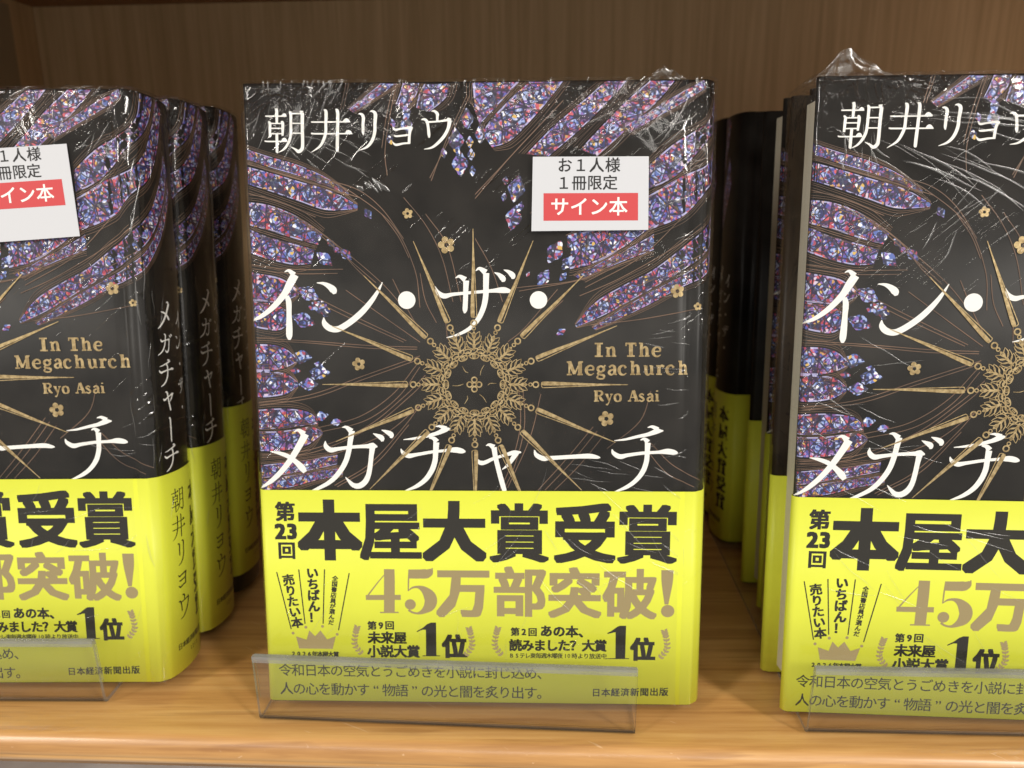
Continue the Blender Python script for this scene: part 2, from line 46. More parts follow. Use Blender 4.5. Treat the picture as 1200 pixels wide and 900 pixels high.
ENGLISH=[[(106.95,117.34,1.18),(106.99,113.16,1.18)],[(105.7,117.16,0.48),(108.19,117.17,0.48)],[(105.74,113.3,0.49),(108.23,113.3,0.49)],[(109.79,116.02,0.9),(109.83,113.24,0.9)],[(109.07,115.88,0.42),(109.79,115.89,0.42)],[(109.1,113.31,0.42),(110.55,113.31,0.42)],[(109.8,115.33,0.49),(110.79,116.03,0.62),(111.42,115.47,0.9),(111.56,113.25,0.9)],[(110.83,113.31,0.42),(112.28,113.32,0.42)],[(116.68,117.29,1.18),(116.74,113.26,1.18)],[(115.09,117.15,0.55),(118.26,117.16,0.55)],[(115.19,117.29,0.35),(115.21,116.39,0.42)],[(118.16,117.3,0.35),(118.17,116.4,0.42)],[(115.56,113.33,0.49),(117.91,113.34,0.49)],[(119.84,117.37,0.9),(119.92,113.27,0.9)],[(119.12,117.23,0.41),(119.85,117.23,0.41)],[(119.19,113.34,0.42),(120.64,113.35,0.42)],[(119.88,115.36,0.48),(120.87,116.06,0.62),(121.5,115.5,0.9),(121.64,113.28,0.9)],[(120.92,113.35,0.42),(122.37,113.35,0.42)],[(123.41,114.75,0.28),(125.68,114.75,0.42)],[(125.61,114.75,0.55),(125.46,115.65,0.62),(124.62,116.07,0.48),(123.74,115.58,0.76),(123.41,114.68,0.97),(123.77,113.63,0.76),(124.75,113.22,0.49),(125.77,113.71,0.28)],[(98.02,111.66,0.49),(98.05,107.6,0.56)],[(98.02,111.66,1.18),(99.65,107.82,0.91)],[(101.43,111.68,0.49),(99.65,107.82,0.49)],[(101.29,111.68,1.18),(101.32,107.61,1.19)],[(97.26,111.52,0.49),(98.3,111.53,0.49)],[(101.08,111.54,0.49),(102.19,111.54,0.49)],[(97.28,107.67,0.49),(98.81,107.67,0.49)],[(100.48,107.68,0.49),(102.15,107.69,0.49)],[(103.22,109.09,0.28),(105.51,109.1,0.42)],[(105.44,109.1,0.56),(105.29,110.01,0.63),(104.45,110.43,0.49),(103.56,109.94,0.77),(103.22,109.02,0.98),(103.57,107.97,0.77),(104.55,107.56,0.49),(105.59,108.05,0.28)],[(107.68,110.37,0.49),(106.78,109.74,0.77),(106.86,108.97,0.77),(107.7,108.48,0.49),(108.53,109.04,0.77),(108.52,109.74,0.77),(107.68,110.37,0.49)],[(108.58,110.16,0.35),(109.06,110.51,0.56)],[(107.07,108.48,0.42),(106.73,107.91,0.56),(107.71,107.64,0.7),(108.68,107.29,0.7),(108.42,106.45,0.49),(107.31,106.37,0.49),(106.54,106.79,0.56),(106.95,107.42,0.35)],[(110.18,109.89,0.63),(111.07,110.45,0.56),(111.84,109.83,0.91),(111.87,107.65,0.91)],[(111.85,109.27,0.42),(110.68,108.98,0.63),(110.13,108.28,0.77),(110.83,107.58,0.56),(111.87,108.14,0.35)],[(111.87,107.72,0.42),(112.56,107.73,0.42)],[(115.27,109.7,0.77),(114.57,110.46,0.49),(113.54,109.97,0.84),(113.21,109.06,0.98),(113.57,108.01,0.84),(114.54,107.59,0.49),(115.44,108.09,0.28)],[(117.28,111.8,0.9),(117.35,107.68,0.91)],[(116.56,111.66,0.42),(117.28,111.66,0.42)],[(116.62,107.74,0.42),(118.08,107.75,0.42)],[(117.32,109.78,0.49),(118.31,110.48,0.63),(118.94,109.92,0.9),(119.08,107.68,0.91)],[(118.35,107.75,0.42),(119.81,107.75,0.42)],[(121.35,110.42,0.9),(121.43,108.25,0.91),(122.13,107.62,0.56),(123.02,108.26,0.42)],[(123.08,110.42,0.9),(123.13,107.7,0.91)],[(120.69,110.35,0.42),(121.35,110.35,0.42)],[(122.42,110.35,0.42),(123.08,110.35,0.42)],[(123.13,107.77,0.42),(123.86,107.77,0.42)],[(125.29,110.5,0.97),(125.35,107.71,0.97)],[(124.46,110.36,0.42),(125.29,110.36,0.42)],[(124.51,107.77,0.42),(126.24,107.78,0.42)],[(125.51,109.6,0.42),(126.12,110.44,0.62),(126.82,110.02,0.76)],[(129.79,109.75,0.76),(129.08,110.52,0.49),(128.06,110.02,0.83),(127.73,109.11,0.97),(128.1,108.07,0.83),(129.08,107.65,0.49),(129.97,108.14,0.28)],[(131.85,111.85,0.9),(131.95,107.73,0.9)],[(131.13,111.71,0.42),(131.85,111.71,0.42)],[(131.22,107.8,0.42),(132.67,107.8,0.42)],[(131.9,109.83,0.49),(132.88,110.53,0.62),(133.51,109.97,0.9),(133.67,107.74,0.9)],[(132.95,107.81,0.42),(134.4,107.81,0.42)],[(106.33,102.69,0.9),(106.37,99.41,0.9)],[(105.61,102.6,0.39),(106.61,102.6,0.39)],[(105.7,99.46,0.39),(107.2,99.47,0.39)],[(106.34,102.63,0.34),(107.73,102.52,0.5),(108.13,101.85,0.79),(107.58,101.17,0.45),(106.46,101.11,0.34)],[(107.3,101.11,0.62),(107.98,99.92,0.79),(108.65,99.53,0.34)],[(109.52,101.57,0.73),(110.38,99.6,0.67)],[(111.03,101.58,0.28),(110.38,99.48,0.34),(109.84,98.4,0.39),(109.34,98.51,0.45)],[(109.02,101.57,0.34),(110.02,101.57,0.34)],[(110.58,101.58,0.34),(111.47,101.58,0.34)],[(112.93,101.7,0.39),(112.21,101.24,0.67),(112.05,100.51,0.73),(112.28,99.72,0.67),(112.96,99.38,0.39),(113.68,99.72,0.67),(113.83,100.52,0.73),(113.6,101.25,0.67),(112.93,101.7,0.39)],[(117.49,102.74,0.34),(116.6,99.51,0.34)],[(117.66,102.79,0.95),(118.83,99.47,0.95)],[(116.91,100.64,0.28),(118.25,100.65,0.28)],[(116.04,99.51,0.39),(117.1,99.51,0.39)],[(118.05,99.52,0.39),(119.55,99.53,0.39)],[(120.9,101.28,0.39),(120.23,101.73,0.45),(119.62,101.16,0.56),(120.36,100.6,0.67),(120.92,99.98,0.56),(120.27,99.42,0.45),(119.54,99.81,0.39)],[(122.05,101.29,0.5),(122.76,101.74,0.45),(123.38,101.24,0.73),(123.42,99.49,0.73)],[(123.39,100.79,0.34),(122.45,100.56,0.5),(122.02,99.99,0.62),(122.58,99.43,0.45),(123.41,99.88,0.28)],[(123.41,99.54,0.34),(123.97,99.55,0.34)],[(124.91,101.7,0.78),(124.96,99.49,0.78)],[(124.3,101.64,0.34),(124.91,101.64,0.34)],[(124.29,99.55,0.34),(125.62,99.55,0.34)],[(124.9,102.43,0.67),(124.89,102.77,0.67)]]
BAND_TEXT=[('本', 22.56, 58.06, 22.56, 58.06, 20.17, 0.05), ('屋', 42.11, 57.95, 42.11, 57.95, 20.1, 0.034), ('大', 62.13, 57.86, 62.13, 57.86, 20.04, 0.05), ('賞', 82.61, 57.48, 82.61, 57.48, 19.99, 0.03), ('受', 103.28, 57.39, 103.28, 57.39, 19.92, 0.04), ('賞', 122.79, 57.3, 122.79, 57.3, 19.87, 0.03), ('第', 8.65, 64.08, 8.65, 64.08, 6.47, 0.042), ('23', 6.87, 57.63, 10.56, 57.67, 6.79, 0.055), ('回', 8.65, 51.32, 8.65, 51.32, 5.85, 0.04), ('売りたい本', 8.79, 41.53, 10.95, 27.18, 3.87, 0.042), ('いちばん！', 16.58, 43.89, 16.73, 28.99, 4.03, 0.045), ('全国書店員が選んだ', 23.84, 42.06, 22.04, 27.32, 1.9, 0.04), ('2026年本屋大賞', 9.41, 16.56, 23.33, 16.46, 1.95, 0.04), ('第9回', 35.27, 26.38, 40.95, 26.51, 3.05, 0.042), ('未来屋', 35.9, 22.27, 44.27, 22.29, 4.31, 0.044), ('小説大賞', 35.69, 17.64, 48.46, 17.7, 4.41, 0.04), ('位', 61.82, 19.56, 61.82, 19.56, 8.21, 0.05), ('第2回', 81.31, 24.73, 86.89, 24.66, 2.92, 0.042), ('あの本、', 91.27, 25.06, 103.54, 24.87, 4.1, 0.042), ('読みました？大賞', 81.41, 20.16, 108.63, 20.26, 4.18, 0.042), ('BSテレ東毎週木曜夜', 80.16, 16.63, 95.67, 16.7, 1.92, 0.02), ('10', 97.45, 16.69, 98.55, 16.71, 1.92, 0.008), ('時より放送中', 100.33, 16.7, 109.77, 16.68, 1.92, 0.02), ('位', 122.14, 19.17, 122.14, 19.17, 8.0, 0.05), ('令和日本の空気とうごめきを小説に封じ込め、', 6.52, 10.94, 90.47, 10.62, 4.49, 0.006), ('人の心を動かす“物語”の光と闇を炙り出す。', 6.67, 4.56, 90.47, 3.87, 4.57, 0.006), ('日本経済新聞出版', 107.43, 4.27, 129.12, 4.76, 2.96, 0.022)]
BRONZE_TEXT=[('万', 64.86, 37.87, 64.86, 37.87, 17.29, 0.042), ('部', 82.83, 38.07, 82.83, 38.07, 17.24, 0.034), ('突', 100.19, 37.83, 100.19, 37.83, 17.34, 0.034), ('破', 117.77, 37.61, 117.77, 37.61, 17.3, 0.032)]
STICKER_TEXT=[('お１人様', 96.23, 169.8, 110.27, 169.76, 4.48, 0.012), ('１冊限定', 95.95, 164.72, 109.58, 164.74, 4.5, 0.012)]
STICKER_WHITE=[('サイン本', 94.84, 157.88, 112.07, 157.85, 5.66, 0.014)]
CROWN_LINES=[[(5.1, 44.09, 0.35), (9.01, 24.9, 0.35)], [(12.24, 45.04, 0.35), (13.57, 26.76, 0.35)], [(20.52, 45.13, 0.35), (19.44, 26.84, 0.35)], [(28.41, 43.89, 0.35), (24.36, 24.64, 0.35)]]
CROWN_DOTS=[(9.56, 23.55, 0.49), (13.79, 25.59, 0.49), (19.23, 25.93, 0.49), (23.88, 23.28, 0.49)]
CROWN=[(10.47, 22.48), (13.88, 21.35), (14.87, 24.52), (16.69, 22.56), (18.49, 24.57), (20.54, 21.52), (23.43, 22.64), (22.24, 18.28), (11.34, 18.32)]
BANG=[[(129.33, 45.62, 3.76), (129.34, 41.51, 3.43), (129.31, 35.34, 1.55), (129.33, 34.28, 1.21)]]
BANG_DOT=[(129.71, 32.07, 2.07)]
LAURELS=[(31.67, 16.68, -1), (65.28, 16.55, 1), (76.99, 16.71, -1), (127.65, 16.23, 1)]
FLOWERS=[(49.4, 156.19, 1.65), (60.92, 146.86, 2.68), (33.39, 110.88, 2.11), (109.54, 93.95, 2.51), (130.33, 132.92, 2.17), (136.84, 128.32, 1.28)]
STICKER_QUAD=[(86.85, 172.23), (120.77, 172.13), (121.04, 150.98), (86.45, 150.76)]
STICKER_RED=[(90.01, 161.74), (117.82, 161.69), (117.95, 153.74), (90.02, 153.77)]
ONES=[[(49.74, 24.25), (49.67, 24.59), (51.61, 25.74), (53.1, 27.02), (54.28, 27.54), (55.93, 27.56), (55.89, 16.42), (57.03, 16.4), (57.03, 16.13), (51.42, 16.05), (51.43, 16.33), (52.53, 16.38), (52.62, 25.09), (51.59, 25.12), (50.67, 24.72)], [(110.81, 24.25), (110.72, 24.54), (111.98, 25.17), (113.06, 26.04), (114.13, 26.82), (114.67, 27.02), (116.7, 27.04), (116.56, 16.1), (117.83, 16.06), (117.84, 15.83), (110.0, 15.72), (110.0, 15.93), (113.46, 16.06), (113.4, 24.8), (112.71, 24.75), (111.99, 24.49)]]
ROSE=(68.93, 104.56, 0.26)
W,H=136.77,194.0

T = 28.0

# ------------------------------------------------------------------ materials
def mat(name, base=(.5, .5, .5), rough=.5, metal=0, spec=.5):
    m = bpy.data.materials.new(name); m.use_nodes = True
    b = m.node_tree.nodes['Principled BSDF']
    b.inputs['Base Color'].default_value = (*base, 1); b.inputs['Roughness'].default_value = rough
    b.inputs['Metallic'].default_value = metal; b.inputs['Specular IOR Level'].default_value = spec
    return m
class NT:
    def __init__(s, m): s.t = m.node_tree; s.n = s.t.nodes; s.l = s.t.links; s.b = s.n.get('Principled BSDF')
    def new(s, typ, **kw):
        n = s.n.new(typ)
        for k, v in kw.items(): setattr(n, k, v)
        return n
    def link(s, a, b): s.l.new(a, b)
    def math(s, op, a, b=None, c=None):
        n = s.new('ShaderNodeMath', operation=op)
        for i, x in enumerate((a, b, c)):
            if x is None: continue
            if hasattr(x, 'links'): s.link(x, n.inputs[i])
            else: n.inputs[i].default_value = x
        return n.outputs[0]
    def schlick(s, nrm, f0, k=1.0):
        lw = s.new('ShaderNodeLayerWeight'); lw.inputs['Blend'].default_value = .5
        if nrm: s.link(nrm, lw.inputs['Normal'])
        return s.math('MULTIPLY', s.math('ADD', s.math('MULTIPLY', s.math('POWER', lw.outputs['Facing'], 5.0), 1-f0), f0), k)
    def coords(s, scale, out='Object', rand=False):
        tc = s.new('ShaderNodeTexCoord'); mp = s.new('ShaderNodeMapping'); mp.inputs['Scale'].default_value = scale
        s.link(tc.outputs[out], mp.inputs['Vector'])
        if rand:
            oi = s.new('ShaderNodeObjectInfo'); vm = s.new('ShaderNodeVectorMath', operation='SCALE')
            s.link(oi.outputs['Location'], vm.inputs[0]); vm.inputs['Scale'].default_value = 37.0
            s.link(vm.outputs[0], mp.inputs['Location'])
        return mp.outputs[0]
    def noise(s, vec, scale, detail=3, rough=.5, dist=0):
        n = s.new('ShaderNodeTexNoise'); s.link(vec, n.inputs['Vector']); n.inputs['Scale'].default_value = scale
        n.inputs['Detail'].default_value = detail; n.inputs['Roughness'].default_value = rough; n.inputs['Distortion'].default_value = dist
        return n.outputs[0]
    def ramp(s, fac, stops, interp='LINEAR'):
        n = s.new('ShaderNodeValToRGB'); n.color_ramp.interpolation = interp; e = n.color_ramp.elements
        while len(e) < len(stops): e.new(.5)
        for el, (p, c) in zip(e, stops): el.position = p; el.color = (*c, 1)
        s.link(fac, n.inputs[0]); return n.outputs[0]
    def mix(s, fac, a, b, typ='MIX'):
        n = s.new('ShaderNodeMix', data_type='RGBA', blend_type=typ)
        for i, x in ((0, fac), (6, a), (7, b)):
            if hasattr(x, 'links'): s.link(x, n.inputs[i])
            elif i == 0: n.inputs[0].default_value = x
            else: n.inputs[i].default_value = (*x, 1)
        return n.outputs[2]
    def bump(s, h, strength, dist):
        n = s.new('ShaderNodeBump'); s.link(h, n.inputs['Height']); n.inputs['Strength'].default_value = strength; n.inputs['Distance'].default_value = dist
        return n.outputs[0]

def wood(name, c0, c1, c2, axis, rough, scale=1.0, coat=0):
    m = mat(name, rough=rough); t = NT(m)
    st = {'x': (3, 60, 60), 'z': (90, 60, 3)}[axis]
    v = t.coords(tuple(a*scale for a in st))
    n1 = t.noise(v, 1.2, 6, .62, .6); v2 = t.coords(tuple(a*scale*4 for a in st)); n2 = t.noise(v2, 1.6, 4, .6, .2)
    w = t.new('ShaderNodeTexWave', wave_type='BANDS', bands_direction='Y' if axis == 'x' else 'X'); t.link(t.coords(tuple(a*scale*.35 for a in st)), w.inputs['Vector'])
    w.inputs['Scale'].default_value = 1.3; w.inputs['Distortion'].default_value = 7; w.inputs['Detail'].default_value = 3
    f = t.math('ADD', t.math('MULTIPLY', n1, .66), t.math('ADD', t.math('MULTIPLY', w.outputs[0], .05), t.math('MULTIPLY', n2, .3)))
    c = t.ramp(f, [(.3, c0), (.5, c1), (.72, c2)])
    if coat:      # pale scuffs and scratches in the lacquer
        rt = t.new('ShaderNodeMapping'); rt.inputs['Rotation'].default_value = (0, 0, .5); t.link(t.coords((1, 1, 1)), rt.inputs['Vector'])
        sm = t.new('ShaderNodeMapping'); sm.inputs['Scale'].default_value = (70, 700, 500); t.link(rt.outputs[0], sm.inputs['Vector'])
        sc = t.ramp(t.noise(sm.outputs[0], 1, 2, .5, .5), [(.71, (0,)*3), (.76, (1,)*3)])
        c = t.mix(t.math('MULTIPLY', sc, .5), c, (.72, .5, .3))
        dk = t.ramp(t.noise(t.coords((14, 260, 200)), 1, 3, .6, .4), [(.56, (0,)*3), (.66, (1,)*3)]); c = t.mix(t.math('MULTIPLY', dk, .35), c, (.2, .075, .02))
    t.link(c, t.b.inputs['Base Color']); t.link(t.bump(n2, .12, .0004), t.b.inputs['Normal'])
    t.b.inputs['Coat Weight'].default_value = coat; t.b.inputs['Coat Roughness'].default_value = .22
    return m
M = {}
M['shelf'] = wood('lacquered_pine', (.30, .135, .038), (.50, .258, .08), (.66, .39, .145), 'x', .4, 1.35, .6)
M['panel'] = wood('brown_veneer', (.48, .325, .17), (.64, .45, .245), (.78, .58, .34), 'z', .6, 1.3)
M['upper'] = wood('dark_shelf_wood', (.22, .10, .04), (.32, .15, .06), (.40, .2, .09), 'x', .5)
M['slotmetal'] = mat('brown_painted_metal', (.42, .33, .21), .5)
M['slotdark'] = mat('slot_black', (.008, .007, .006), .9)

def paper(name, base, rough, spec, var=.0):
    m = mat(name, base, rough, 0, spec); t = NT(m); v = t.coords((1, 1, 1), rand=True)
    n = t.noise(v, 60, 5, .6)
    if var: t.link(t.ramp(n, [(.3, tuple(c*(1-var) for c in base)), (.7, tuple(min(1, c*(1+var)) for c in base))]), t.b.inputs['Base Color'])
    return m
M['jacket'] = paper('printed_black_paper', (.0135, .012, .0105), .36, .16, .55)
M['white'] = paper('white_ink', (.80, .79, .75), .5, .3)
M['band'] = paper('fluorescent_yellow_paper', (.66, .70, .052), .42, .3, .025)
M['black'] = paper('black_ink', (.018, .016, .012), .45, .3)
M['bronze'] = paper('bronze_ink', (.30, .235, .11), .45, .4)
M['sticker'] = paper('white_label_paper', (.54, .55, .58), .5, .3)
M['red'] = paper('red_ink', (.52, .06, .065), .5, .3)
M['ink'] = paper('label_ink', (.02, .02, .02), .5, .3)
M['copper'] = paper('dull_copper_lines', (.135, .08, .052), .45, .4, .5)
M['board'] = mat('black_cover_board', (.02, .018, .017), .6)
def pages_mat():
    m = mat('cream_page_edges', (.62, .57, .45), .75, 0, .2); t = NT(m)
    n = t.noise(t.coords((30, 9000, 8)), 1, 3)
    t.link(t.ramp(n, [(.3, (.46, .42, .32)), (.7, (.68, .63, .50))]), t.b.inputs['Base Color']); t.link(t.bump(n, .2, .0002), t.b.inputs['Normal'])
    return m
M['pages'] = pages_mat()
def gold():
    m = mat('gold_foil', (.52, .39, .19), .34, .7); t = NT(m)
    n = t.noise(t.coords((1, 1, 1)), 700, 3, .6); t.link(t.bump(n, .25, .0003), t.b.inputs['Normal'])
    t.link(t.ramp(n, [(.35, (.36, .25, .11)), (.65, (.68, .52, .27))]), t.b.inputs['Base Color'])
    return m
M['gold'] = gold()
def glass_print(drop=False):
    m = mat('stained_glass_drop' if drop else 'stained_glass_print', rough=.4, spec=.35); t = NT(m)
    vec = t.coords((1, 1, 1))
    def vor(scale, feat, rnd=1):
        n = t.new('ShaderNodeTexVoronoi', feature=feat); t.link(vec, n.inputs['Vector']); n.inputs['Scale'].default_value = scale; n.inputs['Randomness'].default_value = rnd; return n
    small = vor(1200, 'F1'); sep = t.new('ShaderNodeSeparateColor'); t.link(small.outputs['Color'], sep.inputs[0])
    uvn = t.new('ShaderNodeTexCoord'); su = t.new('ShaderNodeSeparateXYZ'); t.link(uvn.outputs['UV'], su.inputs[0])
    s_, t_ = su.outputs[0], su.outputs[1]
    fs = t.math('SUBTRACT', t.math('FRACT', s_), .5); ft = t.math('SUBTRACT', t_, .5)
    r = t.math('ADD', t.math('ABSOLUTE', fs), t.math('ABSOLUTE', ft))
    pal_out = t.ramp(sep.outputs[0], [(0, (.03, .02, .07)), (.16, (.16, .07, .23)), (.32, (.07, .075, .30)), (.44, (.36, .05, .08)), (.58, (.09, .10, .40)), (.68, (.34, .20, .44)), (.77, (.55, .10, .12)), (.87, (.60, .50, .62)), (.94, (.50, .28, .10))], 'CONSTANT')
    pal_in = t.ramp(sep.outputs[1], [(0, (.03, .035, .12)), (.2, (.10, .15, .42)), (.4, (.30, .38, .66)), (.55, (.46, .50, .72)), (.68, (.34, .07, .11)), (.78, (.22, .13, .42)), (.91, (.82, .81, .84)), (.96, (.62, .40, .10))], 'CONSTANT')
    inside = t.math('LESS_THAN', r, .44)
    col = t.mix(inside, pal_out, pal_in)
    big = vor(330, 'DISTANCE_TO_EDGE'); lead1 = t.math('LESS_THAN', big.outputs['Distance'], .07)
    ring = t.math('LESS_THAN', t.math('ABSOLUTE', t.math('SUBTRACT', r, .46)), .04)
    bar = t.math('GREATER_THAN', t.math('ABSOLUTE', fs), .465)
    diag = t.math('LESS_THAN', t.math('ABSOLUTE', t.math('SUBTRACT', t.math('ABSOLUTE', fs), t.math('ABSOLUTE', ft))), .05)
    diag = t.math('MULTIPLY', diag, t.math('SUBTRACT', 1.0, inside))
    disc = t.math('SQRT', t.math('ADD', t.math('MULTIPLY', fs, fs), t.math('MULTIPLY', ft, ft)))
    disc = t.math('LESS_THAN', t.math('ABSOLUTE', t.math('SUBTRACT', disc, .2)), .022)
    lead2 = t.math('MAXIMUM', t.math('MAXIMUM', ring, bar), disc)
    lead = t.math('MAXIMUM', t.math('MULTIPLY', lead1, .85), t.math('MULTIPLY', lead2, .9))
    if drop: lead = t.math('MULTIPLY', lead1, .9)
    col = t.mix(lead, col, (.02, .017, .03))
    edge = t.math('GREATER_THAN', t.math('ABSOLUTE', ft), .44)
    if not drop:
        nn = t.noise(vec, 400, 2); col = t.mix(t.math('MULTIPLY', edge, t.math('MULTIPLY', t.math('GREATER_THAN', nn, .5), .8)), col, (.42, .42, .68))
    t.link(col, t.b.inputs['Base Color']); return m
M['glass'] = glass_print(); M['drop'] = glass_print(True)

def film():
    m = bpy.data.materials.new('clear_shrink_film'); m.use_nodes = True; t = NT(m); t.n.remove(t.b)
    out = t.n['Material Output']
    tr = t.new('ShaderNodeBsdfTransparent'); tr.inputs[0].default_value = (.985, .985, .985, 1)
    gl = t.new('ShaderNodeBsdfGlossy'); gl.inputs['Roughness'].default_value = .10; gl.inputs[0].default_value = (1, 1, 1, 1)
    # creases: long folds + short crumples, strongest near the head of the book
    va = t.coords((38, 38, 38), rand=True); a = t.noise(va, 1.0, 2, .5, 1.5)
    tc = t.new('ShaderNodeTexCoord'); sx = t.new('ShaderNodeSeparateXYZ'); t.link(tc.outputs['Object'], sx.inputs[0])
    oi = t.new('ShaderNodeObjectInfo')
    rot = t.new('ShaderNodeMapping'); rot.inputs['Rotation'].default_value = (0, .7, 0); t.link(tc.outputs['Object'], rot.inputs['Vector']); t.link(oi.outputs['Location'], rot.inputs['Location'])
    vr = t.new('ShaderNodeMapping'); vr.inputs['Scale'].default_value = (11, 11, 150); t.link(rot.outputs[0], vr.inputs['Vector'])
    b = t.noise(vr.outputs[0], 1.0, 1.5, .5, 1.6)
    vv = t.coords((120, 120, 120), rand=True); c = t.noise(vv, 1.0, 2, .5, 2.5)
    def ridge(x, w): return t.math('POWER', t.math('MAXIMUM', t.math('SUBTRACT', 1.0, t.math('MULTIPLY', t.math('ABSOLUTE', t.math('SUBTRACT', x, .5)), 1.0/w)), 0.0), 1.5)
    mask = t.new('ShaderNodeMapRange'); t.link(sx.outputs[2], mask.inputs[0]); mask.inputs[1].default_value = .09; mask.inputs[2].default_value = .185; mask.inputs[3].default_value = .06; mask.inputs[4].default_value = 1.0
    side = t.new('ShaderNodeMapRange'); t.link(t.math('ABSOLUTE', sx.outputs[0]), side.inputs[0]); side.inputs[1].default_value = .035; side.inputs[2].default_value = .066; side.inputs[3].default_value = 0; side.inputs[4].default_value = .45
    loc = t.ramp(a, [(.53, (0,)*3), (.62, (1,)*3)])
    mk2 = t.math('MULTIPLY', t.math('MINIMUM', t.math('ADD', mask.outputs[0], side.outputs[0]), 1.0), t.math('ADD', t.math('MULTIPLY', loc, 1.0), .0))
    h = t.math('MULTIPLY', ridge(b, .09), t.math('MULTIPLY', mk2, .8))
    top = t.new('ShaderNodeMapRange'); t.link(sx.outputs[2], top.inputs[0]); top.inputs[1].default_value = .178; top.inputs[2].default_value = .192
    h = t.math('ADD', h, t.math('MULTIPLY', ridge(c, .06), t.math('MULTIPLY', top.outputs[0], .9)))
    d = t.noise(t.coords((42, 42, 30), rand=True), 1.0, 1.5, .45, .8)
    h = t.math('ADD', h, t.math('MULTIPLY', d, t.math('ADD', t.math('MULTIPLY', mask.outputs[0], 9.0), 1.2)))
    nb = t.bump(h, 1.0, .00042); t.link(nb, gl.inputs['Normal'])
    fac = t.math('MINIMUM', t.schlick(nb, .036, .9), .2)
    mx = t.new('ShaderNodeMixShader'); t.link(fac, mx.inputs[0]); t.link(tr.outputs[0], mx.inputs[1]); t.link(gl.outputs[0], mx.inputs[2])
    t.link(mx.outputs[0], out.inputs['Surface']); return m
M['film'] = film()
def ear_film():
    m = M['film'].copy(); m.name = 'crumpled_film'; t = NT(m); mx = t.n['Mix Shader']; out = t.n['Material Output']
    df = t.new('ShaderNodeBsdfTranslucent'); df.inputs[0].default_value = (.8, .8, .8, 1); d2 = t.new('ShaderNodeBsdfGlossy'); d2.inputs['Roughness'].default_value = .25
    a = t.new('ShaderNodeMixShader'); a.inputs[0].default_value = .6; t.link(df.outputs[0], a.inputs[1]); t.link(d2.outputs[0], a.inputs[2])
    b = t.new('ShaderNodeMixShader'); rn = t.ramp(t.noise(t.coords((220, 220, 140)), 1, 3, .6, 1.5), [(.42, (.03,)*3), (.62, (.42,)*3)]); t.link(rn, b.inputs[0])
    t.link(mx.outputs[0], b.inputs[1]); t.link(a.outputs[0], b.inputs[2]); t.link(b.outputs[0], out.inputs['Surface']); return m
M['ear'] = ear_film()
def fold_film():
    m = bpy.data.materials.new('film_fold_ridge'); m.use_nodes = True; t = NT(m); t.n.remove(t.b); out = t.n['Material Output']
    tr = t.new('ShaderNodeBsdfTransparent'); gl = t.new('ShaderNodeBsdfGlossy'); gl.inputs['Roughness'].default_value = .2
    mx = t.new('ShaderNodeMixShader'); t.link(t.math('MINIMUM', t.schlick(None, .16), .6), mx.inputs[0]); t.link(tr.outputs[0], mx.inputs[1]); t.link(gl.outputs[0], mx.inputs[2]); t.link(mx.outputs[0], out.inputs['Surface']); return m
M['fold'] = fold_film()
def acrylic(name, tint, refl, rough=.06, ior=1.49):
    m = bpy.data.materials.new(name); m.use_nodes = True; t = NT(m); t.n.remove(t.b); out = t.n['Material Output']
    tr = t.new('ShaderNodeBsdfTransparent'); tr.inputs[0].default_value = (*tint, 1)
    gl = t.new('ShaderNodeBsdfGlossy'); gl.inputs['Roughness'].default_value = rough
    v = t.coords((60, 200, 700)); nz = t.noise(v, 1, 4, .6); nb = t.bump(nz, .06, .0006); t.link(nb, gl.inputs['Normal'])
    fr = t.schlick(None, .022)
    df = t.new('ShaderNodeBsdfDiffuse'); df.inputs[0].default_value = (.5, .5, .48, 1)
    m0 = t.new('ShaderNodeMixShader'); t.link(t.math('MULTIPLY', t.noise(t.coords((40, 80, 140)), 1, 2, .5), refl), m0.inputs[0]); t.link(tr.outputs[0], m0.inputs[1]); t.link(df.outputs[0], m0.inputs[2])
    mx = t.new('ShaderNodeMixShader'); t.link(fr, mx.inputs[0]); t.link(m0.outputs[0], mx.inputs[1]); t.link(gl.outputs[0], mx.inputs[2])
    t.link(mx.outputs[0], out.inputs['Surface']); return m
M['acrylic'] = acrylic('clear_acrylic', (.994, .994, .994), .005)
M['acrylic_bend'] = acrylic('bend_reflection_tint', (.45, .44, .42), .12, .1)  # dark reflection along the plate's foot, put into the tint of clear acrylic
M['acrylic_edge'] = acrylic('edge_refraction_tint', (.62, .62, .61), .55, .2)  # clear cut edges: their dark refraction is painted as a grey tint

# ------------------------------------------------------------------ mesh helpers
def link_obj(name, me, parent=None):
    o = bpy.data.objects.new(name, me); COL.objects.link(o)
    if parent: o.parent = parent
    return o
def build(name, verts, faces, mats, parent=None, smooth=False, mi=None, uvs=None):
    me = bpy.data.meshes.new(name); me.from_pydata([tuple(c*MM for c in v) for v in verts], [], faces)
    for m in (mats if isinstance(mats, (list, tuple)) else [mats]): me.materials.append(m)
    if mi: me.polygons.foreach_set('material_index', mi)
    if smooth: me.polygons.foreach_set('use_smooth', [True]*len(faces))
    if uvs:
        ul = me.uv_layers.new(name='UVMap')
        for lp in me.loops: ul.data[lp.index].uv = uvs[lp.vertex_index]
    me.update(); return link_obj(name, me, parent)
def empty(name, loc, rot=(0, 0, 0)):
    o = bpy.data.objects.new(name, None); COL.objects.link(o); o.location = [c*MM for c in loc]; o.rotation_euler = rot; o.empty_display_size = .02; return o
def tag(o, label, cat, group=None):
    o['label'] = label; o['category'] = cat
    if group: o['group'] = group
